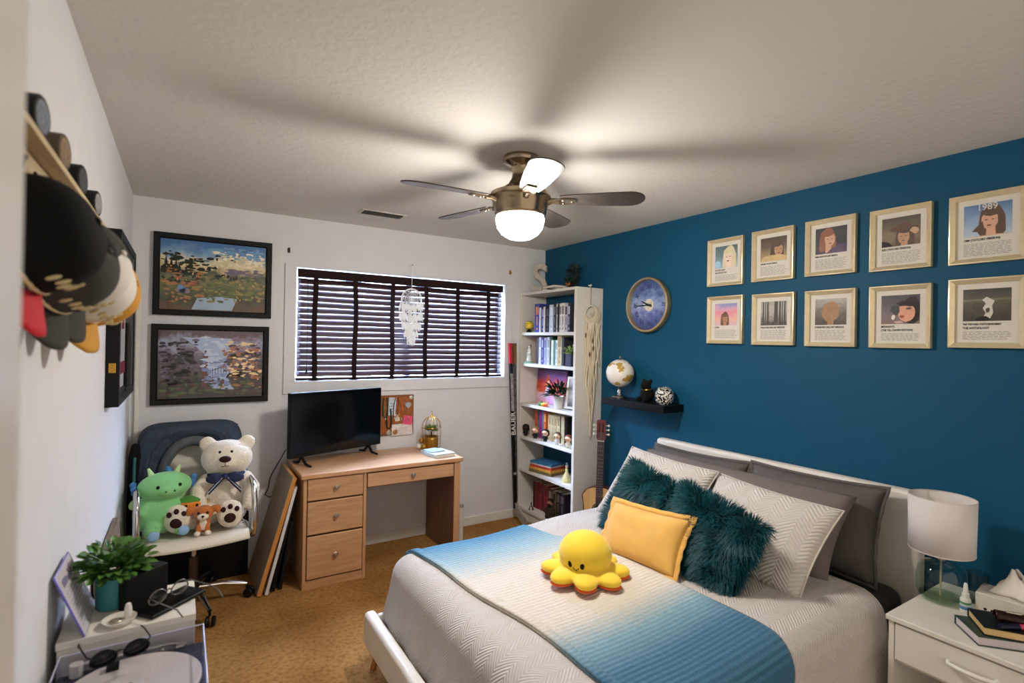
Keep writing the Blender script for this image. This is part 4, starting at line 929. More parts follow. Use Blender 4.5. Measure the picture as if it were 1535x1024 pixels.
q = MB(); q.tube([Vector(drape(S1, T0+(T1-T0)*k/80, .001, dmax=.42)) for k in range(81)], .007, 6); part('hem', q, pm('quilt_hem', 'b3aba4', .85), t)
# ombre throw
m, nt, b = newmat('ombre_throw'); uv = N(nt, 'UVMap'); sx = N(nt, 'SeparateXYZ'); nt.links.new(uv.outputs[0], sx.inputs[0])
tc = N(nt, 'TexCoord'); no = N(nt, 'TexNoise', Scale=60.0, Detail=4.0); nt.links.new(tc.outputs['Object'], no.inputs['Vector'])
ma = N(nt, 'Math', operation='MULTIPLY_ADD'); ma.inputs[1].default_value = .10; nt.links.new(no.outputs['Fac'], ma.inputs[0]); nt.links.new(sx.outputs['Y'], ma.inputs[2])
mr = N(nt, 'MapRange'); mr.inputs['From Min'].default_value = .65; mr.inputs['From Max'].default_value = 2.75; nt.links.new(ma.outputs[0], mr.inputs['Value'])
rp = ramp(nt, [(.0, '1c4f6c'), (.28, '2f6584'), (.36, '7297a6'), (.44, 'cfc6b8'), (.5, 'd3cabe'), (.66, 'd1cabf'), (.755, '95b0ba'), (.86, '3a7da0'), (1, '2a6c90')]); nt.links.new(mr.outputs[0], rp.inputs[0]); nt.links.new(rp.outputs[0], b.inputs['Base Color'])
pp = N(nt, 'Math', operation='PINGPONG'); pp.inputs[1].default_value = .0105; nt.links.new(sx.outputs['Y'], pp.inputs[0])
s2 = N(nt, 'Math', operation='MULTIPLY_ADD'); s2.inputs[1].default_value = 95; nt.links.new(pp.outputs[0], s2.inputs[0]); nt.links.new(no.outputs['Fac'], s2.inputs[2])
bump(nt, b, s2.outputs[0], .55, .006); b.inputs['Roughness'].default_value = .9; b.inputs['Sheen Weight'].default_value = .2
throw_m = m
def edge_f(tt):   # foot side edge of the throw
    return 1.105-.115*ss((tt-1.2)/1.3)-.02*ss((tt-2.1)/.4)+.008*sin(tt*9)
def edge_h(tt):
    return 1.80-.17*ss((tt-1.65)/.9)-.13*ss((1.15-tt)/.5)
TT0, TT1 = .74, 2.66
def th(u, v, off=.012): tt = TT0+(TT1-TT0)*v; s = edge_f(tt)+(edge_h(tt)-edge_f(tt))*u; return drape(s, tt, off+.002*noise.noise(Vector((s*6, tt*6, 9))))
q = MB(); q.grid(th, 50, 130, lambda u, v: (u, TT0+(TT1-TT0)*v))
t = one('throw_blanket', 'blue to cream ombre ribbed throw blanket laid across the bed', 'blanket', q, throw_m, solid=.008, ang=180)
q = MB(); q.grid(lambda u, v: th(u*.055, v, .021), 3, 130, lambda u, v: (u*.05, TT0+(TT1-TT0)*v)); part('border', q, throw_m, t, solid=.005, ang=180)

# pillows
def pillow_fn(w_, h_, th_, pinch=.07, seed=0, wr=.006, k=.55):
    def f(u, v, side):
        e = max(0, (1-abs(u)**3.2)*(1-abs(v)**3.2)); zt = th_/2*e**k
        x = w_/2*u*(1-pinch*(1-v*v)*abs(u)); y = h_/2*v*(1-pinch*(1-u*u)*abs(v))
        n_ = noise.noise(Vector((x*6+seed, y*6, side*3.1+seed)))+.5*noise.noise(Vector((x*15, y*15+seed, side)))
        return Vector((x, y, side*(zt+wr*n_*min(1, e*2.5))))
    return f
def pillow_mb(f, w_, h_, n=30):
    q = MB()
    for side in (1, -1): q.grid(lambda u, v, side=side: f(2*u-1, (2*v-1)*side, side), n, n, lambda u, v: (v*h_, u*w_))
    return q
def place_rot(lean, yaw=0, roll=0):
    return (Matrix.Rotation(rad(-90+yaw), 3, 'Z') @ Matrix.Rotation(rad(90-lean), 3, 'X') @ Matrix.Rotation(rad(roll), 3, 'Z')).to_euler()
def pillow(label, c, size, lean, mat, yaw=0, roll=0, seed=0, pinch=.07, piping=None, group='bed pillows', flange=0, wr=.006, cat='pillow', k=.55):
    f = pillow_fn(*size, pinch, seed, wr, k); t = thing('pillow', label, cat, c, place_rot(lean, yaw, roll), group)
    part('pillow_case', pillow_mb(f, size[0], size[1]), mat, t, weld=.0004, ang=180)
    B_ = [(-1+2*i/24, -1) for i in range(24)]+[(1, -1+2*i/24) for i in range(24)]+[(1-2*i/24, 1) for i in range(24)]+[(-1, 1-2*i/24) for i in range(24)]
    if piping:
        q = MB(); q.tube([f(u, v, 1) for u, v in B_], .004, 6, closed=True); part('piping', q, piping, t)
    if flange:
        q = MB(); vs = []
        for i, (u, v) in enumerate(B_):
            p = f(u, v, 1); vs += [p*.985, Vector((p.x+(flange if u >= 1 else -flange if u <= -1 else 0), p.y+(flange if v >= 1 else -flange if v <= -1 else 0), .004*sin(i*1.3)))]
        n = len(B_); q.add(vs, [(2*i, 2*i+1, 2*((i+1) % n)+1, 2*((i+1) % n)) for i in range(n)]); part('flange', q, mat, t, solid=.003)
    return t, f
mauve = pm('charcoal_pillowcase', '57504d', .8, var=.06, bmp=.15, bscale=14, bdist=.02); mauve2 = pm('taupe_pillowcase', '6d6360', .8, var=.05, bmp=.12, bscale=10, bdist=.02)
pillow('charcoal pillow at the far end against the headboard', (2.655, 2.105, .715), (.69, .41, .17), 15, mauve, 0, 1, 1, .07, flange=.012, wr=.016)
pillow('charcoal pillow at the nightstand end against the headboard', (2.655, 1.42, .728), (.665, .43, .17), 17, mauve, 0, 1, 2, .07, flange=.012, wr=.016)
pillow('long taupe grey bolster pillow in front of the charcoal pillows', (2.47, 1.79, .728), (1.26, .43, .17), 36, mauve2, 0, 0, 3, .04, wr=.012)
pillow('light grey quilted sham at the far side, half behind the teal fur cushion', (2.265, 2.06, .745), (.62, .45, .15), 38, sham_m, 3, -3, 4, .06, piping=pm('sham_piping', 'c4bcb4', .8), group='quilted pillow shams')
pillow('light grey quilted sham nearest the nightstand with chevron stitching', (2.255, 1.445, .725), (.63, .45, .15), 42, sham_m, -2, -2, 5, .06, piping=pm('sham_piping', 'c4bcb4', .8), group='quilted pillow shams')
furm = pm('teal_fur', '04454f', .5, var=.35, scale=14, spec=.3); furb = pm('teal_fur_base', '042329', .9, var=.2)
def fur(f, n, seed, ln):
    r = random.Random(seed); q = MB(); vs = []; fs = []
    for i in range(n):
        side = 1 if r.random() < .72 else -1; u, v = r.uniform(-1, 1), r.uniform(-1, 1)
        if r.random() < .22: u, v = r.choice(((r.choice((-.99, .99)), v), (u, r.choice((-.99, .99)))))
        p = f(u, v, side); e = .01; nn = (f(u+e, v, side)-f(u-e, v, side)).cross(f(u, v+e, side)-f(u, v-e, side))*side
        nn = nn.normalized() if nn.length > 1e-9 else Vector((0, 0, side))
        cl = Vector((noise.noise(Vector((p.x*11, p.y*11, seed))), noise.noise(Vector((p.x*11+9, p.y*11, seed)))-.45, 0))*.9
        edge = Vector((u**5, v**5, 0))*.8
        d = (nn*.55+cl+edge+Vector((r.gauss(0, .22), r.gauss(0, .22), r.gauss(0, .12)))).normalized(); L_ = ln*r.uniform(.6, 1.2)
        sd = d.cross(nn+Vector((.01, .02, 0))); sd = (sd.normalized() if sd.length > 1e-6 else Vector((1, 0, 0)))*.0014
        p1 = p+d*L_*.5; p2 = p+d*L_+Vector((cl.x, cl.y, -.2))*L_*.3; o = len(vs)
        vs += [p-sd, p+sd, p1-sd*.8, p1+sd*.8, p2]; fs += [(o, o+1, o+3, o+2), (o+2, o+3, o+4)]
    return q.add(vs, fs)
for (lab, c, size, lean, yaw, roll, sd) in (('dark teal shaggy fur cushion at the far side of the bed', (2.055, 1.90, .71), (.46, .37, .12), 24, 6, -13, 21), ('dark teal shaggy fur cushion in front of the quilted sham, right of the yellow cushion', (2.00, 1.515, .70), (.47, .36, .12), 27, -4, -9, 22)):
    t, f = pillow(lab, c, size, lean, furb, yaw, roll, sd, .03, group='teal fur cushions', cat='cushion')
    o = part('fur', fur(f, 13000, sd, .052), furm, t, ang=180); o['kind'] = 'stuff'
yl = pm('mustard_velvet', 'd8a650', .75, var=.06, scale=7, sheen=.3, bmp=.1, bscale=12, bdist=.02)
pillow('mustard yellow rectangular cushion propped in front of the teal fur cushions', (1.862, 1.765, .665), (.46, .26, .11), 33, yl, 2, 4, 31, .07, flange=.022, group='yellow cushion', cat='cushion', wr=.008)

# reversible plush octopus
t = thing('plush_octopus', 'yellow plush octopus with orange underside sitting on the throw blanket', 'plush toy', (1.515, 1.765, .0), (0, 0, atan2(-.48, -.88)))
zz0 = drape(1.515, 1.765, .017)[2]; t.location.z = zz0
yp = pm('yellow_plush', 'efca38', .85, var=.06, sheen=.4, bmp=.15, bscale=90); op = pm('orange_plush', 'd9591a', .85, sheen=.3)
q = MB(); q.ell((0, 0, .103), (.113, .117, .094), 32, 20); q.ell((0, 0, .034), (.145, .145, .034), 28, 10)
for k in range(8):
    a = 2*pi*(k+.5)/8; q.ell((.125*cos(a), .125*sin(a), .033), (.072, .053, .027), 16, 10, (0, 0, a))
part('body', q, yp, t, remesh=.006)
q = MB()
for k in range(8):
    a = 2*pi*(k+.5)/8; q.ell((.128*cos(a), .128*sin(a), .0135), (.068, .048, .0115), 16, 8, (0, 0, a))
q.ell((0, 0, .015), (.1, .1, .013), 20, 8); part('underside', q, op, t)
for s in (-1, 1):
    q = MB(); a = s*.24; q.ell((.1085*cos(a), .1125*sin(a), .086), (.006, .0105, .0145), 14, 10); part('eye', q, black_plastic, t)
q = MB(); q.tube([(.1085-.0002*abs(k-4), (k-4)*.0032, .064+.0007*(k-4)**2) for k in range(9)], .0014, 6); part('mouth', q, black_plastic, t)
# ------------------------------------------------------------------ desk
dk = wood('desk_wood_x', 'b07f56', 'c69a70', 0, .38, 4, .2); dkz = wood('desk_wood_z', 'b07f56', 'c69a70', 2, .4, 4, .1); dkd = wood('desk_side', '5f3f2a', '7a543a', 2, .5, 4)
DX0, DX1, DY0, DY1, DZ = .655, 1.735, 3.437, 3.945, .728
t = thing('desk', 'light wood desk with drawers on the left under the window', 'desk', (DX0, DY0, 0))
def bx(x0, y0, z0, x1, y1, z1): return MB().box(x0, y0, z0, x1, y1, z1)
part('desktop', bx(-.02, -.022, DZ-.032, DX1-DX0+.022, DY1-DY0+.005, DZ), dk, t, bevel=.008, seg=3)
part('side_panel', bx(0, 0, 0, .02, DY1-DY0, DZ-.0325), dkz, t, bevel=.0015); part('side_panel', bx(.375, 0, 0, .395, DY1-DY0, DZ-.0325), dkz, t, bevel=.0015)
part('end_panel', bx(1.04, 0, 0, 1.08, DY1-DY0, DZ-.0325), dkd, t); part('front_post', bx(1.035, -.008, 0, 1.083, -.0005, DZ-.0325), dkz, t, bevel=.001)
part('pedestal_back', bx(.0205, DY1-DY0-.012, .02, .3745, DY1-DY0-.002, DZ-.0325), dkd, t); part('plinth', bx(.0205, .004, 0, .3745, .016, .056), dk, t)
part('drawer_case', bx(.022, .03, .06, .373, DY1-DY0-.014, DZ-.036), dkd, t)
def drawer(x0, x1, z0, z1):
    p = part('drawer', bx(x0, -.008, z0, x1, .012, z1), dk, t, bevel=.005, seg=3)
    q = MB(); q.at(((x0+x1)/2, -.0085, (z0+z1)/2+.005), (rad(90), 0, 0)).lathe([(0, .026), (.011, .025), (.0155, .02), (.0155, .015), (.008, .011), (.0065, .002), (.012, .0), (0, 0)], 24); part('knob', q, nickel, p)
drawer(.024, .371, .556, .692); drawer(.024, .371, .342, .546); drawer(.024, .371, .064, .330); drawer(.400, 1.03, .596, .688)
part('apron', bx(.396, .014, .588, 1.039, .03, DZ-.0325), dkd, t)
# television
t = thing('television', 'black flat screen television standing at the left of the desk', 'television', (.942, 3.785, DZ+.0005), (0, 0, rad(19.5)))
part('case', MB().box(-.365, -.012, .055, .365, .022, .485), black_plastic, t, bevel=.004)
part('screen', MB().box(-.358, -.0135, .066, .358, -.0122, .478), pm('screen_glass', '050506', .12, var=.05), t)
part('rear_housing', MB().box(-.25, .0222, .08, .25, .05, .34), black_plastic, t, bevel=.012)
part('badge', MB().box(-.018, -.0135, .0575, .018, -.0124, .0615), pm('tv_badge', '77777a', .3, .8), t)
for sx_ in (-1, 1):
    x = sx_*.265; q = MB(); q.tube([(x, -.105, .006), (x, -.04, .012), (x+.004*sx_, .005, .058)], [.007, .009, .01], 10); q.tube([(x, .11, .006), (x, .05, .012), (x+.004*sx_, .005, .058)], [.007, .009, .01], 10); part('foot', q, black_plastic, t)
one('power_cord', 'thin black power cord hanging from behind the television down the wall', 'cord', MB().tube([(.62, 3.90, .80), (.58, 3.93, .71), (.545, 3.945, .64), (.53, 3.95, .60), (.52, 3.955, .53), (.50, 3.955, .49), (.53, 3.958, .47), (.60, 3.958, .46)], .0035, 8), black_plastic)
# corkboard and what is pinned on it
cork = pm('cork', '9a5a2c', .9, var=.25, scale=60, bmp=.3, bscale=200); cx, cz = 1.43, .985
t = thing('pin_board', 'cork pin board on the wall behind the television', 'pin board', (cx, B-.001, cz), ON_BACK)
part('panel', MB().box(-.145, -.15, 0, .145, .155, .010), cork, t)
part('edge', MB().ring(.296, .311, [(0, 0), (0, .013), (.006, .013), (.006, .0101)]), wood('cork_edge', '6a3f22', '7f4e2c', 0), t); t.children[-1].location.y = .0025
PB = 'things pinned on the cork board'
def pinned(name, label, cat, x, y, z, build, rz=0):
    o = thing(name, label, cat, (cx+x, B-.001-z, cz+y), (rad(90), 0, 0), PB); o.rotation_euler = (Matrix.Rotation(rad(90), 3, 'X') @ Matrix.Rotation(rz, 3, 'Z')).to_euler(); build(o); return o
def note(w_, h_, col, extra=None):
    def bd(o):
        part('sheet', MB().box(-w_/2, -h_/2, 0, w_/2, h_/2, .0012), pm('note_'+col, col, .7, var=.1, scale=30), o)
        part('pin', MB().lathe([(0, .009), (.004, .008), (.004, .003), (.002, .0013), (0, .0013)], 10, (0, h_*.4, 0)), nickel, o)
        if extra:
            q = MB()
            for k in range(4): q.box(-w_*.35, -h_*.3+k*h_*.15, .0012, w_*(.3 if k % 2 else .2), -h_*.27+k*h_*.15, .0015)
            part('print', q, pm('noteprint_'+extra, extra, .6), o)
    return bd
pinned('paper_note', 'white lower sheet pinned below the medals on the cork board', 'note', .055, -.115, .0140, note(.17, .09, 'd9d2ce', 'c9a0a8'), rad(2))
pinned('photo_strip', 'pale blue and white photo strip at the upper left of the cork board', 'photo', -.03, .07, .0140, note(.06, .14, 'c3cdd6', '54606e'), rad(-3))
pinned('sticky_note', 'pink note on the right of the cork board', 'note', .10, -.045, .0155, note(.075, .07, 'e0527a', 'a52f52'), rad(-8))
pinned('paper_tag', 'small cream tag in the middle of the cork board', 'tag', .012, -.02, .0155, note(.04, .055, 'ddd3bd', '8a7b5a'), rad(6))
def rosette(col, r): 
    def bd(o):
        part('disc', MB().lathe([(0, .006), (r*.8, .005), (r, .002), (r, 0), (0, 0)], 22), pm('medal_'+col, col, .35, .5), o); part('emboss', MB().tube([(r*.6*cos(2*pi*k/18), r*.6*sin(2*pi*k/18), .0055) for k in range(18)], .0012, 6, closed=True), nickel, o)
    return bd
pinned('button_badge', 'round white button badge at the top right corner of the cork board', 'badge', .125, .135, .0155, rosette('d9d6d0', .016))
pinned('medal', 'silver medal at the lower left of the cork board beside the television', 'medal', -.055, -.135, .016, rosette('a5a39c', .02)); pinned('medal', 'bronze medal at the lower middle of the cork board', 'medal', -.003, -.132, .016, rosette('b0773c', .02))
def heart(o):
    pts = [(.026*sin(a)**3, .0018*(13*cos(a)-5*cos(2*a)-2*cos(3*a)-cos(4*a))) for a in [2*pi*k/28 for k in range(28)]]
    part('heart', MB().prism(pts, 0, .006), pm('heart_silver', 'c9ccd0', .25, .6), o, bevel=.002); part('clip', MB().box(-.004, .012, .0062, .004, .026, .008), nickel, o)
pinned('heart_ornament', 'silver heart ornament on the right of the cork board', 'ornament', .1, .075, .0155, heart)
def lanyard(col, w_, sd):
    def bd(o):
        q = MB(); q.tube([(-.012, .07, .001), (-.02, .0, .002), (-.016, -.07, .002), (0, -.085, .002), (.016, -.07, .003), (.018, .0, .003), (.01, .07, .002)], w_, 6); part('strap', q, pm('strap_'+col, col, .7, var=.4, scale=80), o); part('clasp', MB().box(-.006, -.1, .0, .006, -.084, .005), nickel, o)
    return bd
pinned('lanyard', 'dark striped lanyard hanging at the left of the cork board', 'lanyard', -.055, -.02, .017, lanyard('2a2622', .006, 1)); pinned('lanyard', 'orange looped lanyard at the upper middle of the cork board', 'lanyard', .03, .06, .017, lanyard('b8622a', .004, 2), rad(10)); pinned('lanyard', 'dark green lanyard at the upper left of the cork board', 'lanyard', -.085, .07, .017, lanyard('25463f', .006, 3)); pinned('lanyard', 'brown beaded strap at the upper centre of the cork board', 'lanyard', .0, .07, .019, lanyard('6a3f2a', .004, 4), rad(-6))
# bird cage with succulent
CXc, CYc = 1.665, 3.80
t = thing('bird_cage', 'small gold wire bird cage on the right of the desk', 'bird cage', (CXc, CYc, DZ+.0005))
q = MB(); q.lathe([(0, 0), (.078, 0), (.08, .004), (.076, .008), (0, .008)], 30); part('base', q, gold, t)
q = MB()
for k in range(14):
    a = 2*pi*k/14; q.tube([(.075*cos(a), .075*sin(a), .008), (.075*cos(a), .075*sin(a), .17)]+[(.075*cos(b_)*cos(a), .075*cos(b_)*sin(a), .17+.085*sin(b_)) for b_ in [rad(15*i) for i in range(1, 7)]], .0013, 5)
for z in (.17, .09): q.tube([(.0755*cos(2*pi*k/36), .0755*sin(2*pi*k/36), z) for k in range(36)], .002, 6, closed=True)
part('bars', q, gold, t)
q = MB(); q.lathe([(.012, .25), (.01, .262), (.004, .272), (0, .272)], 14); q.tube([(0, .012*cos(2*pi*k/18), .286+.012*sin(2*pi*k/18)) for k in range(18)], .002, 6, closed=True); part('ring_handle', q, gold, t)
t = thing('succulent', 'green succulent in a brass pot inside the bird cage', 'potted plant', (CXc, CYc, DZ+.0095))
part('pot', MB().lathe([(0, 0), (.05, 0), (.055, .02), (.055, .085), (.057, .092), (.05, .092), (.048, .08), (0, .08)], 28), pm('brass_pot', 'a8782c', .35, .8), t)
part('soil', MB().lathe([(0, .083), (.047, .083), (.047, .0805)], 20), soil, t)
part('stem', MB().cyl((0, 0, .08), (0, 0, .13), .006), leaf_d, t)
part('foliage', leafy(MB(), (0, 0, .128), .03, 90, .04, .012, 12, .9, -.1), pm('succulent_leaf', '5d7a3c', .5, var=.35, scale=40), t)
for k, (x, y, z, r_, lab) in enumerate(((1.605, 3.80, .022, .022, 'gold ball at the front of the small cluster beside the bird cage'), (1.60, 3.842, .062, .021, 'gold ball resting on the white balls beside the bird cage'))):
    one('ornament_ball', lab, 'ornament', MB().ell((0, 0, 0), r_, 22, 14), gold, (x, y, DZ+z+.0005), group='gold balls beside the bird cage')
for k, (x, y, lab) in enumerate(((1.578, 3.838, 'small white ball left in the cluster beside the bird cage'), (1.622, 3.85, 'small white ball behind the front gold ball beside the bird cage'))):
    one('ornament_ball', lab, 'ornament', MB().ell((0, 0, 0), .021, 20, 12), pm('white_ball', 'd9d2c6', .5), (x, y, DZ+.0215), group='white balls beside the bird cage')
for k, (lab, c, w_, d_, th_, r_, x, y) in enumerate((('pale blue white book at the right end of the desk', 'b9c8cb', .17, .21, .026, 8, 1.622, 3.575), ('small teal and white booklet lying on the pale book at the end of the desk', '9fbcc0', .12, .12, .009, 14, 1.60, 3.60))):
    z = DZ+.0005+(0 if k == 0 else .0266)
    t = thing('book', lab, 'book', (x, y, z), (0, 0, rad(r_)), 'books on the desk')
    q = MB(); q.box(-w_/2, -d_/2, 0, w_/2, d_/2, .002); q.box(-w_/2, -d_/2, th_-.002, w_/2, d_/2, th_); q.box(-w_/2, -d_/2, .002, -w_/2+.002, d_/2, th_-.002); part('cover', q, pm('cover_'+c, c, .4, var=.15, scale=20), t)
    part('pages', MB().box(-w_/2+.0022, -d_/2+.004, .0022, w_/2-.004, d_/2-.004, th_-.0022), pm('pages_white', 'ded9cf', .9), t)
# roll standing beside the desk
t = thing('cardboard_tube', 'slim white tube standing on the carpet at the right side of the desk', 'tube', (1.834, 3.60, .001))
part('tube', MB().lathe([(.014, 0), (.02, 0), (.02, .30), (.014, .30)], 20), pm('tube_white', 'cfccc6', .6), t); part('end_cap', MB().lathe([(0, .322), (.018, .322), (.022, .316), (.022, .3005), (0, .3005)], 20), pm('tube_grey', '8a8a8c', .4), t)
# canvases and frames leaning against the desk side
G = 'flat frames leaning on the desk side'
def panel(name, label, cat, x, lean, w_, h_, th_, build, y=3.70, yaw=0):
    t = thing(name, label, cat, (x, y, .004), (0, lean, yaw), G); build(t, w_, h_, th_); return t
def canvas_back(t, w_, h_, th_):
    part('canvas', MB().box(-th_, -w_/2, 0, -th_+.003, w_/2, h_), pm('canvas_back', 'a08d75', .9, var=.15, bmp=.2, bscale=300), t)
    q = MB(); b_ = .04
    q.box(-th_+.0035, -w_/2, 0, 0, w_/2, b_); q.box(-th_+.0035, -w_/2, h_-b_, 0, w_/2, h_); q.box(-th_+.0035, -w_/2, b_, 0, -w_/2+b_, h_-b_); q.box(-th_+.0035, w_/2-b_, b_, 0, w_/2, h_-b_)
    part('stretcher', q, wood('stretcher', 'b9742c', 'd08b3c', 2, .5), t)
def framed(cf, cp):
    def bd(t, w_, h_, th_):
        part('board', MB().box(-th_+.004, -w_/2+.02, .02, -.002, w_/2-.02, h_-.02), pm('bd_'+cp, cp, .5), t)
        q = MB(); b_ = .025
        q.box(-th_, -w_/2, 0, 0, w_/2, b_); q.box(-th_, -w_/2, h_-b_, 0, w_/2, h_); q.box(-th_, -w_/2, b_, 0, -w_/2+b_, h_-b_); q.box(-th_, w_/2-b_, b_, 0, w_/2, h_-b_); part('frame', q, pm('fr_'+cf, cf, .4), t)
    return bd
panel('canvas', 'stretched canvas with wooden bars leaning outermost against the desk', 'canvas', .43, rad(15.5), .44, .72, .025, canvas_back, 3.70, 0)
panel('framed_board', 'thin white frame leaning between the canvas and the black frames', 'picture frame', .468, rad(14), .44, .66, .018, framed('cfcdd0', 'b9bcc6'), 3.70)
panel('framed_board', 'black frame leaning next to the white frame at the desk side', 'picture frame', .510, rad(11), .40, .52, .02, framed('0d0d10', '17171c'), 3.71)
panel('framed_board', 'smaller black frame leaning closest to the desk side', 'picture frame', .553, rad(8.5), .38, .42, .018, framed('101014', '22222a'), 3.71)
# ------------------------------------------------------------------ office chair
CX, CY = .078, 3.545
t = thing('office_chair', 'white ribbed office chair with chrome arms and star base in the corner', 'office chair', (CX, CY, 0), (0, 0, rad(3)))
wl = pm('white_ribbed_leather', 'ddd6c8', .45, var=.03, bmp=.05)
for k in range(5):
    a = rad(-77.7+72*k); ca, sa = cos(a), sin(a)
    q = MB(); q.tube([(.03*ca, .03*sa, .115), (.15*ca, .15*sa, .11), (.278*ca, .278*sa, .082)], [.019, .016, .012], 12); part('base_arm', q, chrome, t)
    q = MB(); q.cyl((.28*ca, .28*sa, .055), (.28*ca, .28*sa, .09), .007, n=10)
    for s in (-1, 1):
        q.at((.292*ca, .292*sa, .0285), (0, rad(90), a+rad(62))).lathe([(0, s*.006), (.024, s*.007), (.028, s*.012), (.028, s*.02), (.022, s*.025), (0, s*.025)], 18)
    q.at(); part('caster', q, black_plastic, t)
q = MB(); q.cyl((0, 0, .09), (0, 0, .14), .033, n=20); q.cyl((0, 0, .14), (0, 0, .30), .026, n=20); part('column_cover', q, pm('column_bronze', '4a3a30', .35, .6), t)
q = MB(); q.cyl((0, 0, .30), (0, 0, .40), .015, n=16); part('gas_lift', q, chrome, t)
part('mechanism', MB().box(-.09, -.11, .395, .09, .10, .43), black_plastic, t, bevel=.006)
def seat(u, v):     # u across, v from the front lip back, then up the backrest
    L_ = v*1.05; x = (u-.5)*.50; rib = .0035*abs(sin(L_*pi/.045))
    if L_ < .05: a = (1-L_/.05)*rad(75); y, z = -.275+.05*(1-sin(a)*.9)-.05*.1, .475-.05*(1-cos(a))
    elif L_ < .47: y, z = -.23+(L_-.05), .475-.025*sin((L_-.05)/.42*pi)
    elif L_ < .57: a = (L_-.47)/.10*rad(80); y, z = .19+.07*sin(a), .475+.07*(1-cos(a))
    else: y, z = .259+(L_-.57)*.17, .533+(L_-.57)*.98
    z -= .012*(1-(2*u-1)**2)*(1 if L_ < .5 else 0); y += .02*(1-(2*u-1)**2)*(1 if L_ > .5 else 0)
    return (x, y-(rib if L_ > .5 else 0), z+(rib if L_ <= .5 else 0))
q = MB(); q.grid(seat, 16, 120); part('seat_and_back', q, wl, t, solid=.022, ang=70)
for s in (-1, 1):
    x = s*.258
    q = MB(); q.tube([seat(.5+s*.5, i/40) for i in range(1, 41)], .012, 8); part('side_rail', q, chrome, t)
    x = s*.275
    q = MB(); q.tube([(x*.92, .12, .43), (x, .02, .43), (x, -.20, .435), (x, -.245, .46), (x, -.255, .52), (x, -.25, .66), (x, -.225, .715), (x, -.17, .735), (x, .0, .735), (x, .15, .72), (x, .24, .69), (x*.95, .29, .66)], .0155, 12); part('armrest_loop', q, chrome, t)
# denim jacket over the backrest
den = pm('dark_denim', '313c4b', .9, var=.25, scale=25, bmp=.3, bscale=300); t = thing('denim_jacket', 'dark blue denim jacket with grey hood pulled over the top of the white chair back', 'jacket', (CX, CY, 0), (0, 0, rad(3)))
def rr(a, w_, z0, z1, p):       # superellipse outline in x-z
    c, s = cos(a), sin(a); x = w_*abs(c)**p*(1 if c > 0 else -1); f = abs(s)**p*(1 if s > 0 else -1); return x, (z0+z1)/2+f*(z1-z0)/2
def jack(u, v):
    a = rad(-38)+rad(256)*u; ox, oz = rr(a, .275, .40, 1.025, .34); ix, iz = rr(a, .165, .40, .94, .9)
    x = ox+(ix-ox)*v; z = oz+(iz-oz)*v; z = max(.52, z); y = .16+(z-.5)*.17+.03*(1-sin(pi*min(1, v*1.1))*.9)
    y += .012*noise.noise(Vector((x*9, z*9, 3)))-.01
    return (x, y, z)
q = MB(); q.grid(jack, 60, 14)
def jtop(u, v):
    a = rad(-38)+rad(256)*u; ox, oz = rr(a, .275, .40, 1.025, .34); z = max(.52, oz); y0 = .16+(z-.5)*.17+.02
    return (ox*(1+.02*sin(pi*v)), y0+v*.115, z+.012*sin(pi*v))
q.grid(lambda u, v: jtop(u, 1-v), 60, 6); part('shell', q, den, t, solid=.008, ang=70)
q = MB()
def hood(u, v):
    a = rad(8)+rad(164)*u; ix, iz = rr(a, .182, .40, .958, .9); jx, jz = rr(a, .14, .40, .905, .9); x = ix+(jx-ix)*v; z = iz+(jz-iz)*v
    return (x, .15+(z-.5)*.17-.028*sin(pi*v)+.004*sin(u*40), z)
q.grid(hood, 48, 8); part('hood_lining', q, pm('hood_grey', '55585c', .95, bmp=.3, bscale=200), t, solid=.008, ang=70)
for s in (-1, 1):
    q = MB(); q.tube([(s*.05, .20, 1.0), (s*.15, .195, .97), (s*.21, .18, .88), (s*.235, .165, .75), (s*.24, .15, .6)], .0025, 6); part('seam', q, pm('denim_seam', '1d2638', .9), t)

# ------------------------------------------------------------------ plush toys on the chair seat
def plush(name, label, x, y, z, rz): return thing(name, label, 'plush toy', (x, y, z), (0, 0, rz), 'plush toys on the office chair')
bear_m = pm('bear_cream', 'e6dccb', .95, var=.08, scale=40, sheen=.4, bmp=.7, bscale=120, bdist=.008); choc = pm('bear_brown', '2e120e', .7, sheen=.2)
SZ = .478
t = plush('teddy_bear', 'large cream teddy bear with a dark blue ribbon sitting at the right of the chair', .240, 3.56, SZ, rad(-8))
q = MB(); q.ell((0, .02, .15), (.12, .10, .155), 22, 14); q.ell((.0, -.01, .375), (.138, .11, .108), 24, 16); q.ell((0, -.085, .365), (.062, .055, .05), 18, 12)
for s in (-1, 1):
    q.ell((s*.105, .01, .46), (.046, .028, .045), 16, 10); q.tube([(s*.09, -.01, .26), (s*.14, -.06, .20), (s*.13, -.10, .13)], [.045, .046, .042], 12); q.ell((s*.13, -.105, .115), (.044, .044, .044), 12, 8)
    fx = (-.225, .035)[s > 0]; q.tube([(s*.06, -.02, .06), (fx*.7, -.10, .06), (fx, -.16, .07)], [.06, .06, .062], 14); q.ell((fx, -.17, .085), (.072, .04, .08), 18, 12, (0, 0, fx))
part('body', q, bear_m, t, remesh=.009)
part('nose', MB().ell((0, -.137, .392), (.032, .018, .019), 18, 12), choc, t)
for s in (-1, 1):
    part('eye', MB().ell((s*.03, -.098, .425), (.009, .008, .010), 12, 8), black_plastic, t)
    fx = (-.225, .035)[s > 0]; q = MB(); q.ell((fx, -.207, .072), (.030, .008, .028), 16, 10)
    for dx, dz in ((-.038, .045), (-.0, .06), (.038, .045)): q.ell((fx+dx*.9, -.205+.002, .075+dz), (.013, .007, .016), 12, 8)
    part('paw_pad', q, choc, t)
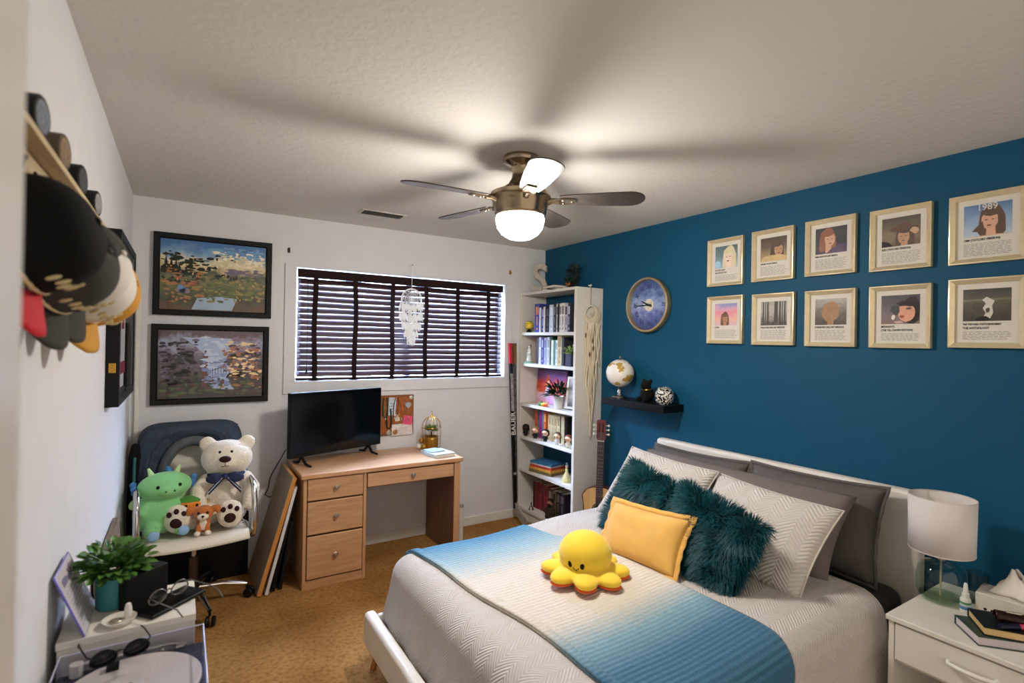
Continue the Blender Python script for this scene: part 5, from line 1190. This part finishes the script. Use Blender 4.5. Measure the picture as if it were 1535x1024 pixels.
q = MB(); q.tube([(0, -.139, .375), (0, -.137, .355)], .0018, 6); q.tube([(-.03, -.125, .357), (-.015, -.134, .349), (0, -.137, .353), (.015, -.134, .349), (.03, -.125, .357)], .0022, 6); part('mouth', q, choc, t)
rib = pm('navy_ribbon', '1d2450', .6, var=.3, scale=60)
q = MB(); q.tube([(.10*cos(a), .0+.09*sin(a), .285) for a in [2*pi*k/24 for k in range(24)]], .010, 8, closed=True)
def bowl(s): 
    q.grid(lambda u, v: (s*(.012+.085*u), -.112-.018*sin(pi*u), .29+(v-.5)*(.02+.04*sin(pi*u))-.012*u), 10, 4)
    q.grid(lambda u, v: (s*(.008+.075*u), -.115+.0*u, .285-.085*u+(v-.5)*.03), 8, 3)
bowl(-1); bowl(1); q.ell((0, -.116, .288), (.014, .012, .014), 10, 8); part('ribbon', q, rib, t, solid=.003)
q = MB()
for s in (-1, 1): q.grid(lambda u, v, s=s: (s*(.012+.075*u), -.1185, .283-.085*u+(v-.5)*.007), 8, 1)
part('ribbon_stripe', q, pm('ribbon_white', 'c9ccd8', .6), t, solid=.002)

grn = pm('dragon_green', '86cc88', .9, var=.06, sheen=.4, bmp=.25, bscale=120); blu = pm('dragon_blue', '3f78b8', .85, sheen=.3); pale = pm('dragon_pale', 'b9dc9a', .9, sheen=.3)
t = plush('plush_dragon', 'green plush dragon with blue frills slumped at the left of the chair', -.080, 3.50, SZ-.002, rad(14))
q = MB(); q.ell((-.01, .01, .115), (.125, .095, .12), 22, 14); q.ell((.01, -.01, .262), (.132, .088, .078), 24, 14); q.ell((.012, -.085, .248), (.05, .035, .03), 16, 10)
for s in (-1, 1): q.tube([(s*.08, -.03, .16), (s*.12, -.06, .13)], [.034, .026], 10); q.tube([(s*.06, -.06, .045), (s*.07, -.13, .035)], [.04, .034], 12)
part('body', q, grn, t, remesh=.008)
for s in (-1, 1): part('foot_pad', MB().ell((s*.07, -.152, .036), (.028, .014, .026), 14, 10), pm('dragon_pad', '8fb3d9', .9), t)
for s in (-1, 1):
    q = MB()
    for k in range(3): q.ell((.01+s*(.138+.004*k), .0, .245+.022*k), (.016, .008, .016), 10, 8)
    part('frill', q, blu, t)
    q = MB(); q.tube([(.01+s*.06, .01, .325), (.01+s*.075, .012, .365)], [.017, .006], 10); part('horn', q, pale, t)
    q = MB(); q.ell((s*.115, .03, .175), (.035, .012, .03), 14, 10, (0, s*.5, 0)); part('wing', q, pale, t)
    part('eye', MB().ell((.012+s*.052, -.088, .276), (.009, .007, .010), 12, 8), black_plastic, t)
q = MB()
for k in range(3): q.ell((.03+.01*k, .02+.02*k, .345-.008*k), (.012, .016, .018), 10, 8)
part('crest', q, blu, t)
q = MB()
for s in (-1, 1): q.ell((.012+s*.02, -.117, .253), (.005, .004, .006), 8, 6)
part('nostrils', q, pm('nostril_green', '2f5a36', .8), t)

org = pm('leopard_orange', 'e0832a', .9, sheen=.4, bmp=.3, bscale=140); ltg = pm('leopard_green', '4f8a35', .9, sheen=.3)
t = plush('plush_leopard', 'orange spotted plush animal with a green cap between dragon and teddy bear', .060, 3.49, SZ+.012, rad(0))
q = MB(); q.ell((0, .02, .05), (.06, .05, .055), 16, 10); q.ell((0, -.01, .125), (.07, .05, .045), 20, 12)
for s in (-1, 1): q.ell((s*.065, .0, .13), (.02, .016, .02), 10, 8)
part('body', q, org, t, remesh=.006)
part('cap', MB().ell((0, .0, .152), (.066, .05, .026), 18, 10), ltg, t)
q = MB(); r = random.Random(4)
for s in (-1, 1): q.ell((s*.026, -.056, .135), (.007, .005, .008), 10, 8)
q.ell((0, -.061, .122), (.006, .004, .004), 8, 6)
for (a, z) in ((-.045, .1), (.04, .105), (.0, .095), (-.02, .088), (.03, .088), (-.055, .115), (.055, .12)): q.ell((a, -.045+abs(a)*.25, z), (.007, .006, .006), 8, 6)
part('spots', q, black_plastic, t)
pup = pm('puppy_tan', 'b9682c', .9, sheen=.4, bmp=.3, bscale=140)
t = plush('plush_puppy', 'small brown and white plush puppy between the teddy bear paws', .118, 3.39, SZ-.004, rad(-6))
q = MB(); q.ell((0, .01, .05), (.035, .032, .05), 16, 10); q.ell((0, -.005, .115), (.05, .042, .042), 20, 12)
for s in (-1, 1): q.tube([(s*.02, -.02, .06), (s*.022, -.03, .012)], [.014, .014], 10); q.tube([(s*.04, .0, .14), (s*.068, -.005, .135), (s*.075, -.01, .11)], [.016, .02, .014], 10)
part('body', q, pup, t, remesh=.005)
q = MB(); q.ell((0, -.04, .104), (.028, .018, .02), 14, 10); q.ell((0, -.024, .055), (.02, .012, .032), 12, 8)
for s in (-1, 1): q.ell((s*.026, -.042, .013), (.016, .02, .0125), 12, 8)
part('white_patches', q, bear_m, t)
q = MB(); q.ell((0, -.059, .11), (.008, .005, .006), 10, 8); q.box(-.001, -.0585, .092, .001, -.057, .105)
for s in (-1, 1): q.ell((s*.022, -.0455, .126), (.007, .005, .008), 10, 8)
part('face', q, black_plastic, t)

# ------------------------------------------------------------------ dark things behind and beside the chair
t = thing('storage_box', 'low black storage box against the window wall behind the office chair', 'box', (.10, 3.913, .001))
part('body', MB().box(-.30, -.043, 0, .295, .043, .42), black_plastic, t, bevel=.006); part('lid', MB().box(-.304, -.047, .4205, .299, .047, .45), black_frame, t, bevel=.006)
t = thing('fabric_roll', 'slim black fabric bag with a teal strap standing in the corner behind the chair', 'bag', (-.222, 3.72, .001), (rad(-4), 0, 0))
part('bag', MB().lathe([(0, 0), (.034, 0), (.038, .03), (.036, .5), (.034, .86), (.02, .93), (0, .94)], 20), pm('black_cloth', '0e0f11', .9, var=.2, bmp=.3), t)
q = MB(); q.tube([(-.0, -.038, .86), (.0, -.06, .80), (0, -.068, .68), (.0, -.055, .55), (0, -.039, .5)], .007, 8); part('strap', q, pm('teal_strap', '2d6a68', .8), t)
t = thing('wooden_frame', 'weathered brown wooden plank frame leaning on the left wall behind the plant', 'wooden frame', (-.205, 2.78, .002), (0, rad(-4), 0))
gw_ = wood('weathered_plank', '5b4a3a', '7d6a55', 1, .8, 5)
q = MB(); q.box(-.012, -.34, .62, .012, .34, .70); part('top_plank', q, gw_, t, bevel=.002)
for y0 in (-.34, .26): part('side_plank', MB().box(-.012, y0, 0, .012, y0+.08, .6195), gw_, t, bevel=.002)
part('panel', MB().box(-.006, -.2595, .02, .004, .2595, .6195), pm('frame_panel', 'b3a690', .8), t)

# ------------------------------------------------------------------ white cabinets along the left wall
t = thing('cabinet', 'narrow white cabinet against the left wall holding the plant and glasses', 'cabinet', (-.105, 1.82, 0))
part('carcass', MB().box(-.148, -.115, 0, .148, .115, .7795), lam, t, bevel=.002); part('top', MB().box(-.15, -.118, .78, .15, .118, .80), lam, t, bevel=.002)
t = thing('side_table', 'low white table at the left wall under the record player', 'side table', (-.095, 1.495, 0))
part('top', MB().box(-.155, -.203, .645, .16, .200, .668), lam, t, bevel=.002)
for x in (-.145, .12):
    for y in (-.19, .155): part('leg', MB().box(x, y, 0, x+.03, y+.03, .6445), lam, t)
part('lower_shelf', MB().box(-.15, -.18, .28, .155, .18, .30), lam, t)
RZ = .6685
t = thing('record_player', 'record player with white platter under a clear cover on the low white table', 'record player', (-.09, 1.51, RZ))
nav = pm('navy_plinth', '23263a', .35, var=.05)
part('plinth', MB().box(-.155, -.19, .008, .155, .175, .058), nav, t, bevel=.006)
for x in (-.13, .13):
    for y in (-.165, .15): part('foot', MB().cyl((x, y, 0), (x, y, .0075), .014), black_plastic, t)
part('platter', MB().lathe([(0, .059), (.144, .059), (.146, .062), (.146, .07), (.144, .072), (0, .072)], 64, (.0, .01, 0)), pm('platter_white', 'd9d2c8', .45), t)
part('spindle', MB().cyl((0, .01, .0725), (0, .01, .082), .0035, n=10), chrome, t)
q = MB(); q.cyl((-.118, .155, .0585), (-.118, .155, .088), .014, n=16); part('arm_pivot', q, pm('pivot_white', 'd5d0c6', .4), t)
q = MB(); q.tube([(-.118, .155, .083), (-.02, .158, .083), (.075, .155, .081), (.1, .15, .076)], .004, 8); q.box(.09, .138, .0735, .115, .152, .078); part('tone_arm', q, chrome, t)
q = MB()
for x in (.01, .06, .1): q.ell((x, .165, .064), (.006, .006, .0075), 10, 8)
part('buttons', q, chrome, t)
part('cartridge', MB().box(-.055, .105, .0725, -.03, .128, .084), black_plastic, t)
acr = thin_glass('clear_acrylic', 'f7f7fb', .6, .02)
q = MB(); x0, y0, x1, y1, z0, z1 = -.153, -.188, .153, .173, .059, .105; e_ = .003
q.box(x0, y0, z1-e_, x1, y1, z1); q.box(x0, y0, z0, x0+e_, y1, z1-e_); q.box(x1-e_, y0, z0, x1, y1, z1-e_); q.box(x0+e_, y0, z0, x1-e_, y0+e_, z1-e_); q.box(x0+e_, y1-e_, z0, x1-e_, y1, z1-e_)
part('dust_cover', q, acr, t)
q = MB()
for y in (y0, y1): q.tube([(x0, y, z1), (x1, y, z1)], .0018, 6)
for x in (x0, x1): q.tube([(x, y0, z1), (x, y1, z1)], .0018, 6); q.tube([(x, y1, z0), (x, y1, z1)], .0018, 6)
part('cover_edge', q, pm('acrylic_edge', 'b9b9d6', .1, var=.02), t)
# sunglasses lying on the dust cover
def glasses(name, label, loc, rot, lens, frame, open_=True):
    t = thing(name, label, 'glasses', loc, rot)
    for s in (-1, 1):
        ring_ = [(s*.033+.026*cos(a)*(1-.12*sin(a)), .0, .021+.019*sin(a)) for a in [2*pi*k/26 for k in range(26)]]
        part('rim', MB().tube(ring_, .0022, 6, closed=True), frame, t)
        q = MB(); q.add([(x, .0, z) for x, y, z in ring_], [tuple(range(26))]); part('lens', q, lens, t, solid=.0015)
        q = MB(); q.tube([(s*.058, .001, .03), (s*.064, .01, .031), (s*.066, .08, .026), (s*.064, .115, .021), (s*.062, .135, .004)], .002, 6); part('temple', q, frame, t)
    part('bridge', MB().tube([(-.009, 0, .026), (0, -.002, .03), (.009, 0, .026)], .002, 6), frame, t)
    return t
glasses('sunglasses', 'dark sunglasses lying on the clear cover of the record player', (-.115, 1.585, RZ+.1075), (0, 0, rad(15)), pm('dark_lens', '17171c', .15), black_plastic)
CT = .8005
t = thing('phone', 'black phone lying flat on the white cabinet under the glasses', 'phone', (-.018, 1.80, CT), (0, 0, rad(40)))
part('body', MB().box(-.085, -.042, 0, .085, .042, .011), black_plastic, t, bevel=.004); part('screen', MB().box(-.081, -.038, .0111, .081, .038, .0116), pm('screen_glass', '050506', .12, var=.05), t)
glasses('glasses', 'thin clear framed glasses standing on the black phone', (-.02, 1.797, CT+.0140), (0, 0, rad(218)), thin_glass('clear_lens', 'f4f4f4'), pm('grey_frame', '77756f', .25, .6))
# plant, speaker, ring holder, sign
t = thing('potted_plant', 'leafy green plant in a teal pot on the white cabinet by the left wall', 'potted plant', (-.155, 1.865, CT))
part('pot', MB().lathe([(0, 0), (.036, 0), (.04, .004), (.043, .082), (.0435, .088), (.039, .088), (.037, .075), (0, .075)], 30), pm('teal_pot', '2f7d83', .5, var=.05), t)
part('soil', MB().lathe([(0, .0775), (.037, .0775), (.037, .0755)], 20), soil, t)
q = MB(); leafy(q, (0, 0, .095), .085, 480, .034, .018, 17, .8, .25); part('foliage', q, leaf_g, t)
t = thing('black_box', 'black box standing on edge on the white cabinet in front of the plant', 'box', (-.082, 1.842, CT), (0, 0, rad(38)))
part('body', MB().box(-.058, -.02, 0, .058, .02, .098), pm('matte_black', '101011', .5), t, bevel=.003); q = MB()
for k in range(6): q.box(.01+k*.005, -.002, .0981, .013+k*.005, .003, .0985)
part('print', q, pm('print_grey', '4a4a4c', .5), t)
t = thing('ring_dish', 'white ceramic ring dish with upright post on the front of the white cabinet', 'dish', (-.13, 1.745, CT))
cer = pm('white_ceramic', 'ddd9d0', .35)
part('dish', MB().lathe([(0, 0), (.028, 0), (.038, .01), (.039, .013), (.035, .012), (.026, .005), (0, .004)], 30), cer, t); part('post', MB().lathe([(0, .004), (.009, .0045), (.009, .03), (.006, .042), (0, .045)], 16, (.018, .012, 0)), cer, t)
part('ring', MB().tube([(-.008+.012*cos(2*pi*k/20), .012*sin(2*pi*k/20), .0075) for k in range(20)], .0022, 6, closed=True), nickel, t)
t = thing('display_sign', 'white printed card with purple edge leaning on the left wall beside the record player', 'sign', (-.199, 1.80, CT+.0015), (rad(69), 0, rad(90)))
part('card', MB().box(-.094, 0, -.002, .094, .172, .002), pm('card_white', 'c3bfc6', .4, var=.04), t)
q = MB(); q.tube([(-.094, 0, 0), (.094, 0, 0), (.094, .172, 0), (-.094, .172, 0)], .0025, 6, closed=True); part('edge', q, pm('purple_edge', '6a5fc0', .3), t)
q = MB(); r = random.Random(9)
for k in range(9):
    x = -.066+k*.013; hh = r.choice((.012, .018, .02)); q.box(x, .13, .0022, x+.009, .13+hh, .0026)
part('heading', q, pm('heading_indigo', '6a668c', .6), t)
q = MB()
for j in range(9):
    x = -.07
    while x < .065: ln = r.uniform(.006, .02); q.box(x, .112-j*.0115, .0022, x+ln, .1145-j*.0115, .0025); x += ln+.004
part('small_print', q, pm('faint_print', 'a19da8', .6), t)

# ------------------------------------------------------------------ nightstand
NX0, NX1, NY0, NY1, NZ = 2.29, 2.815, .40, .916, .57
t = thing('nightstand', 'white nightstand with one drawer beside the headboard', 'nightstand', (NX0, (NY0+NY1)/2, 0)); hw_ = (NY1-NY0)/2; dp = NX1-NX0
part('top', MB().box(-.012, -hw_, NZ-.02, dp, hw_, NZ), lam, t, bevel=.004)
part('side_panel', MB().box(0, hw_-.026, 0, dp, hw_-.008, NZ-.0205), lam, t); part('side_panel', MB().box(0, -hw_+.008, 0, dp, -hw_+.026, NZ-.0205), lam, t)
part('back_panel', MB().box(dp-.012, -hw_+.0265, .05, dp-.002, hw_-.0265, NZ-.0205), lam, t); part('lower_shelf', MB().box(.004, -hw_+.0265, .05, dp-.0125, hw_-.0265, .068), lam, t); part('drawer_shelf', MB().box(.02, -hw_+.0265, .392, dp-.0125, hw_-.0265, .404), lam, t)
d_ = part('drawer', MB().box(-.004, -hw_+.030, .41, .014, hw_-.030, NZ-.026), lam, t, bevel=.002)
q = MB(); q.tube([(-.004, .065, .487), (-.022, .062, .487), (-.03, .03, .486), (-.032, 0, .486), (-.03, -.03, .486), (-.022, -.062, .487), (-.004, -.065, .487)], [.008, .007, .0075, .008, .0075, .007, .008], 12); part('handle', q, gloss_white, d_)
N0 = NZ+.0005
# table lamp
m, nt, b = newmat('lamp_shade'); tc = N(nt, 'TexCoord'); no = N(nt, 'TexNoise', Scale=200.0); nt.links.new(tc.outputs['Object'], no.inputs['Vector'])
b.inputs['Base Color'].default_value = lin('e6dedb'); b.inputs['Roughness'].default_value = .9; bump(nt, b, no.outputs['Fac'], .1, .002)
tl = N(nt, 'BsdfTranslucent'); tl.inputs['Color'].default_value = lin('d8cdc6'); mx = N(nt, 'MixShader'); mx.inputs[0].default_value = .15; out = nt.nodes['Material Output']
nt.links.new(b.outputs[0], mx.inputs[1]); nt.links.new(tl.outputs[0], mx.inputs[2]); nt.links.new(mx.outputs[0], out.inputs[0]); shade_m = m
t = thing('table_lamp', 'table lamp with white drum shade and clear green glass base on the nightstand', 'lamp', (2.60, .852, N0))
part('glass_base', MB().lathe([(0, .0), (.056, .0), (.072, .012), (.081, .04), (.082, .085), (.074, .125), (.055, .148), (.03, .157), (.018, .158), (.018, .17)], 40), thin_glass('green_glass', 'eaf1ec', 1.4, .01, 1.5), t)
part('base_floor', MB().lathe([(0, .006), (.054, .006), (.068, .016), (.07, .02), (0, .014)], 40), thin_glass('green_glass_thick', 'e2ebdc', .8, .02, 1.5), t)
q = MB(); q.cyl((0, 0, .017), (0, 0, .33), .0035, n=10); part('cord_rod', q, pm('lamp_rod', 'b5ad8c', .4), t)
q = MB(); q.lathe([(.0, .205), (.016, .204), (.019, .19), (.019, .168), (.0185, .165)], 24); q.cyl((0, 0, .20), (0, 0, .26), .012, n=14); part('socket', q, nickel, t)
part('bulb', MB().lathe([(.0, .345), (.016, .34), (.026, .322), (.026, .305), (.014, .275), (.012, .262), (0, .262)], 20), pm('bulb_white', 'e6e0d4', .4), t)
part('shade', MB().lathe([(.106, .198), (.109, .414)], 56), shade_m, t, solid=.0025)
for z, r_ in ((.199, .1065), (.413, .1085)): part('shade_trim', MB().tube([(r_*cos(2*pi*k/48), r_*sin(2*pi*k/48), z) for k in range(48)], .002, 6, closed=True), pm('shade_trim', 'd0c6be', .6), t)
q = MB()
for k in range(3): a = 2*pi*k/3+.4; q.tube([(.013*cos(a), .013*sin(a), .255), (.104*cos(a), .104*sin(a), .255), (.1062*cos(a), .1062*sin(a), .215)], .0016, 6)
part('shade_spider', q, pm('shade_trim', 'd0c6be', .6), t)
t = thing('spray_bottle', 'small white nasal spray bottle standing beside the lamp', 'spray bottle', (2.565, .762, N0))
part('bottle', MB().lathe([(0, 0), (.016, 0), (.017, .003), (.017, .05), (.013, .056), (0, .056)], 22), gloss_white, t); part('nozzle', MB().lathe([(0, .056), (.012, .0565), (.012, .072), (.0085, .074), (.006, .105), (.004, .11), (0, .11)], 18), gloss_white, t)
q = MB(); q.lathe([(.0172, .012), (.0172, .04)], 22); part('label_band', q, palette('spray_label', [(0, '3f6fb0'), (.4, '5b8ac0'), (.55, 'e0e0e0'), (.8, '4c8a5a')], 30, .15, 'Z'), t)
t = thing('drinking_glass', 'clear drinking glass standing between the lamp and the tissue box', 'glass', (2.70, .765, N0)); part('tumbler', MB().lathe([(0, 0), (.03, 0), (.036, .12), (.034, .12), (.0285, .006), (0, .006)], 30), thin_glass('clear_glass', 'dfe6e4', 1.5), t)
def lying(label, c, w_, d_, th_, x, y, z, r_, page):
    t = thing('book', label, 'book', (x, y, z), (0, 0, rad(r_)), 'books on the nightstand'); q = MB(); q.box(-w_/2, -d_/2, 0, w_/2, d_/2, .0025); q.box(-w_/2, -d_/2, th_-.0025, w_/2, d_/2, th_); q.box(w_/2-.0025, -d_/2, .0025, w_/2, d_/2, th_-.0025)
    part('cover', q, pm('cover_'+c, c, .35, var=.15, scale=20), t); part('pages', MB().box(-w_/2+.004, -d_/2+.004, .0027, w_/2-.0028, d_/2-.004, th_-.0027), pm('pages_'+page, page, .9, var=.05, scale=200), t)
lying('dark green hardback lying at the bottom of the nightstand stack', '1d3a34', .15, .21, .032, 2.435, .622, N0, 42, 'c9bfc2')
lying('dark hardback with cream pages lying on the green one on the nightstand', '14181a', .145, .205, .028, 2.452, .598, N0+.0325, 34, 'd8b780')
NB = N0+.061
t = thing('hair_claw', 'dark brown claw clip lying on the top nightstand book', 'hair clip', (2.465, .60, NB), (0, 0, rad(-60)))
q = MB(); q.grid(lambda u, v: ((u-.5)*.10, .022*cos(pi*v), .004+.026*sin(pi*v)), 16, 10); 
for k in range(9):
    for s in (-1, 1): q.tube([((k-4)*.011, s*.022, .006), ((k-4)*.011, s*.012, .002)], .002, 5)
part('claw', q, pm('claw_brown', '2a1210', .2, var=.4, scale=40), t, solid=.003); part('spring', MB().cyl((-.02, 0, .031), (.02, 0, .031), .004, n=10), nickel, t)
t = thing('cosmetic_tube', 'dark blue and pink cosmetic tube lying on the top nightstand book', 'tube', (2.40, .585, NB+.009), (0, rad(90), rad(-35)))
part('tube_body', MB().lathe([(0, -.045), (.009, -.045), (.009, .02), (0, .02)], 16), pm('tube_navy', '14162c', .3), t); part('cap', MB().lathe([(0, .0202), (.0088, .0202), (.0085, .05), (0, .051)], 16), pm('cap_pink', 'd0365f', .4), t)
t = thing('tissue_box', 'low white tissue box with a tissue pulled up at the wall end of the nightstand', 'tissue box', (2.655, .615, N0), (0, 0, rad(6)))
part('box', MB().box(-.065, -.13, 0, .065, .13, .085), pm('tissue_white', 'd9d2c4', .6), t, bevel=.004)
q = MB(); q.lathe([(.0, .0856), (.05, .0856), (.05, .0852)], 24); part('opening', q, pm('grey_slot', 'a8a39a', .6), t)
def tis(u, v):
    a = 2*pi*u; r_ = (.012+.048*v)*(1+.28*sin(5*a+3*v)+.15*sin(9*a)); return (r_*cos(a)*.6+.01*(1-v), r_*sin(a)*1.5+.03*(1-v), .0865+.075*(1-v)**1.1*(1+.35*cos(2*a+.6)))
q = MB(); q.grid(tis, 36, 8); part('tissue', q, pm('tissue_paper', 'e3ddd3', .9), t, solid=.001)
q = MB()
for k in range(3): q.at((-.0654, .10-k*.02, .03), (0, rad(-90), 0)).lathe([(0, .0006), (.005, .0005), (.005, 0)], 12)
q.at(); part('holes', q, black_plastic, t)
# ------------------------------------------------------------------ ceiling fan
m, nt, b = newmat('lit_globe'); b.inputs['Base Color'].default_value = (.9, .88, .84, 1)
tc = N(nt, 'TexCoord'); lw = N(nt, 'TexNoise', Scale=2.0); nt.links.new(tc.outputs['Object'], lw.inputs['Vector'])
rp = ramp(nt, [(0, 'fff8ee'), (1, 'fff6ea')]); nt.links.new(lw.outputs['Fac'], rp.inputs[0]); nt.links.new(rp.outputs[0], b.inputs['Emission Color']); b.inputs['Emission Strength'].default_value = GLOBE_STRENGTH
FX, FY = 1.325, 2.05
t = thing('ceiling_fan', 'brushed nickel ceiling fan with five blades and a lit white globe', 'ceiling fan', (FX, FY, ROOM_H))
fn = pm('fan_nickel', '9a8a74', .22, 1, var=.06, scale=5)
part('canopy', MB().lathe([(0, -.001), (.082, -.001), (.084, -.012), (.078, -.026), (.05, -.04), (.045, -.05)], 40), fn, t)
part('neck', MB().lathe([(.045, -.05), (.04, -.075), (.042, -.10), (.06, -.13), (.095, -.155), (.118, -.168)], 40), fn, t)
part('motor_housing', MB().lathe([(.118, -.168), (.138, -.172), (.142, -.18), (.142, -.192), (.134, -.2), (.13, -.225), (.122, -.262), (.119, -.272), (.112, -.278), (0, -.278)], 48), fn, t)
part('globe', MB().lathe([(.106, -.2785), (.1125, -.287), (.112, -.305), (.104, -.335), (.085, -.36), (.055, -.379), (.025, -.387), (0, -.388)], 40), m, t)
blade_m = wood('fan_blade', '2c2724', '3d3733', 0, .35, 3, .2)
for k in range(5):
    a = rad(176-72*k); 
    q = MB(); R_ = Matrix.Rotation(a, 4, 'Z'); T_ = Matrix.Translation((0, 0, -.213))
    q.M = R_ @ T_; q.tube([(.125, 0, .0), (.15, 0, .006), (.18, 0, .004)], [.016, .014, .012], 10)
    q.M = R_ @ T_ @ Matrix.Rotation(rad(-10), 4, 'X'); q.prism([(.165, -.022), (.2, -.03), (.255, -.022), (.255, .022), (.2, .03), (.165, .022)], -.001, .006)
    for dx, dy in ((.2, -.016), (.2, .016), (.24, 0)): q.ell((dx, dy, -.002), (.005, .005, .003), 8, 6)
    br = part('blade_bracket', q, fn, t)
    q = MB(); q.M = R_ @ T_ @ Matrix.Rotation(rad(-10), 4, 'X')
    pts = [(.185, -.045)]+[(.25, -.054), (.40, -.066), (.50, -.07)]+[(.50+.07*sin(b_), -.07*cos(b_)) for b_ in [rad(18*i) for i in range(1, 10)]]+[(.50, .07), (.40, .066), (.25, .054), (.185, .045)]
    q.prism(pts, .0065, .0125); part('blade', q, blade_m, t, bevel=.002)
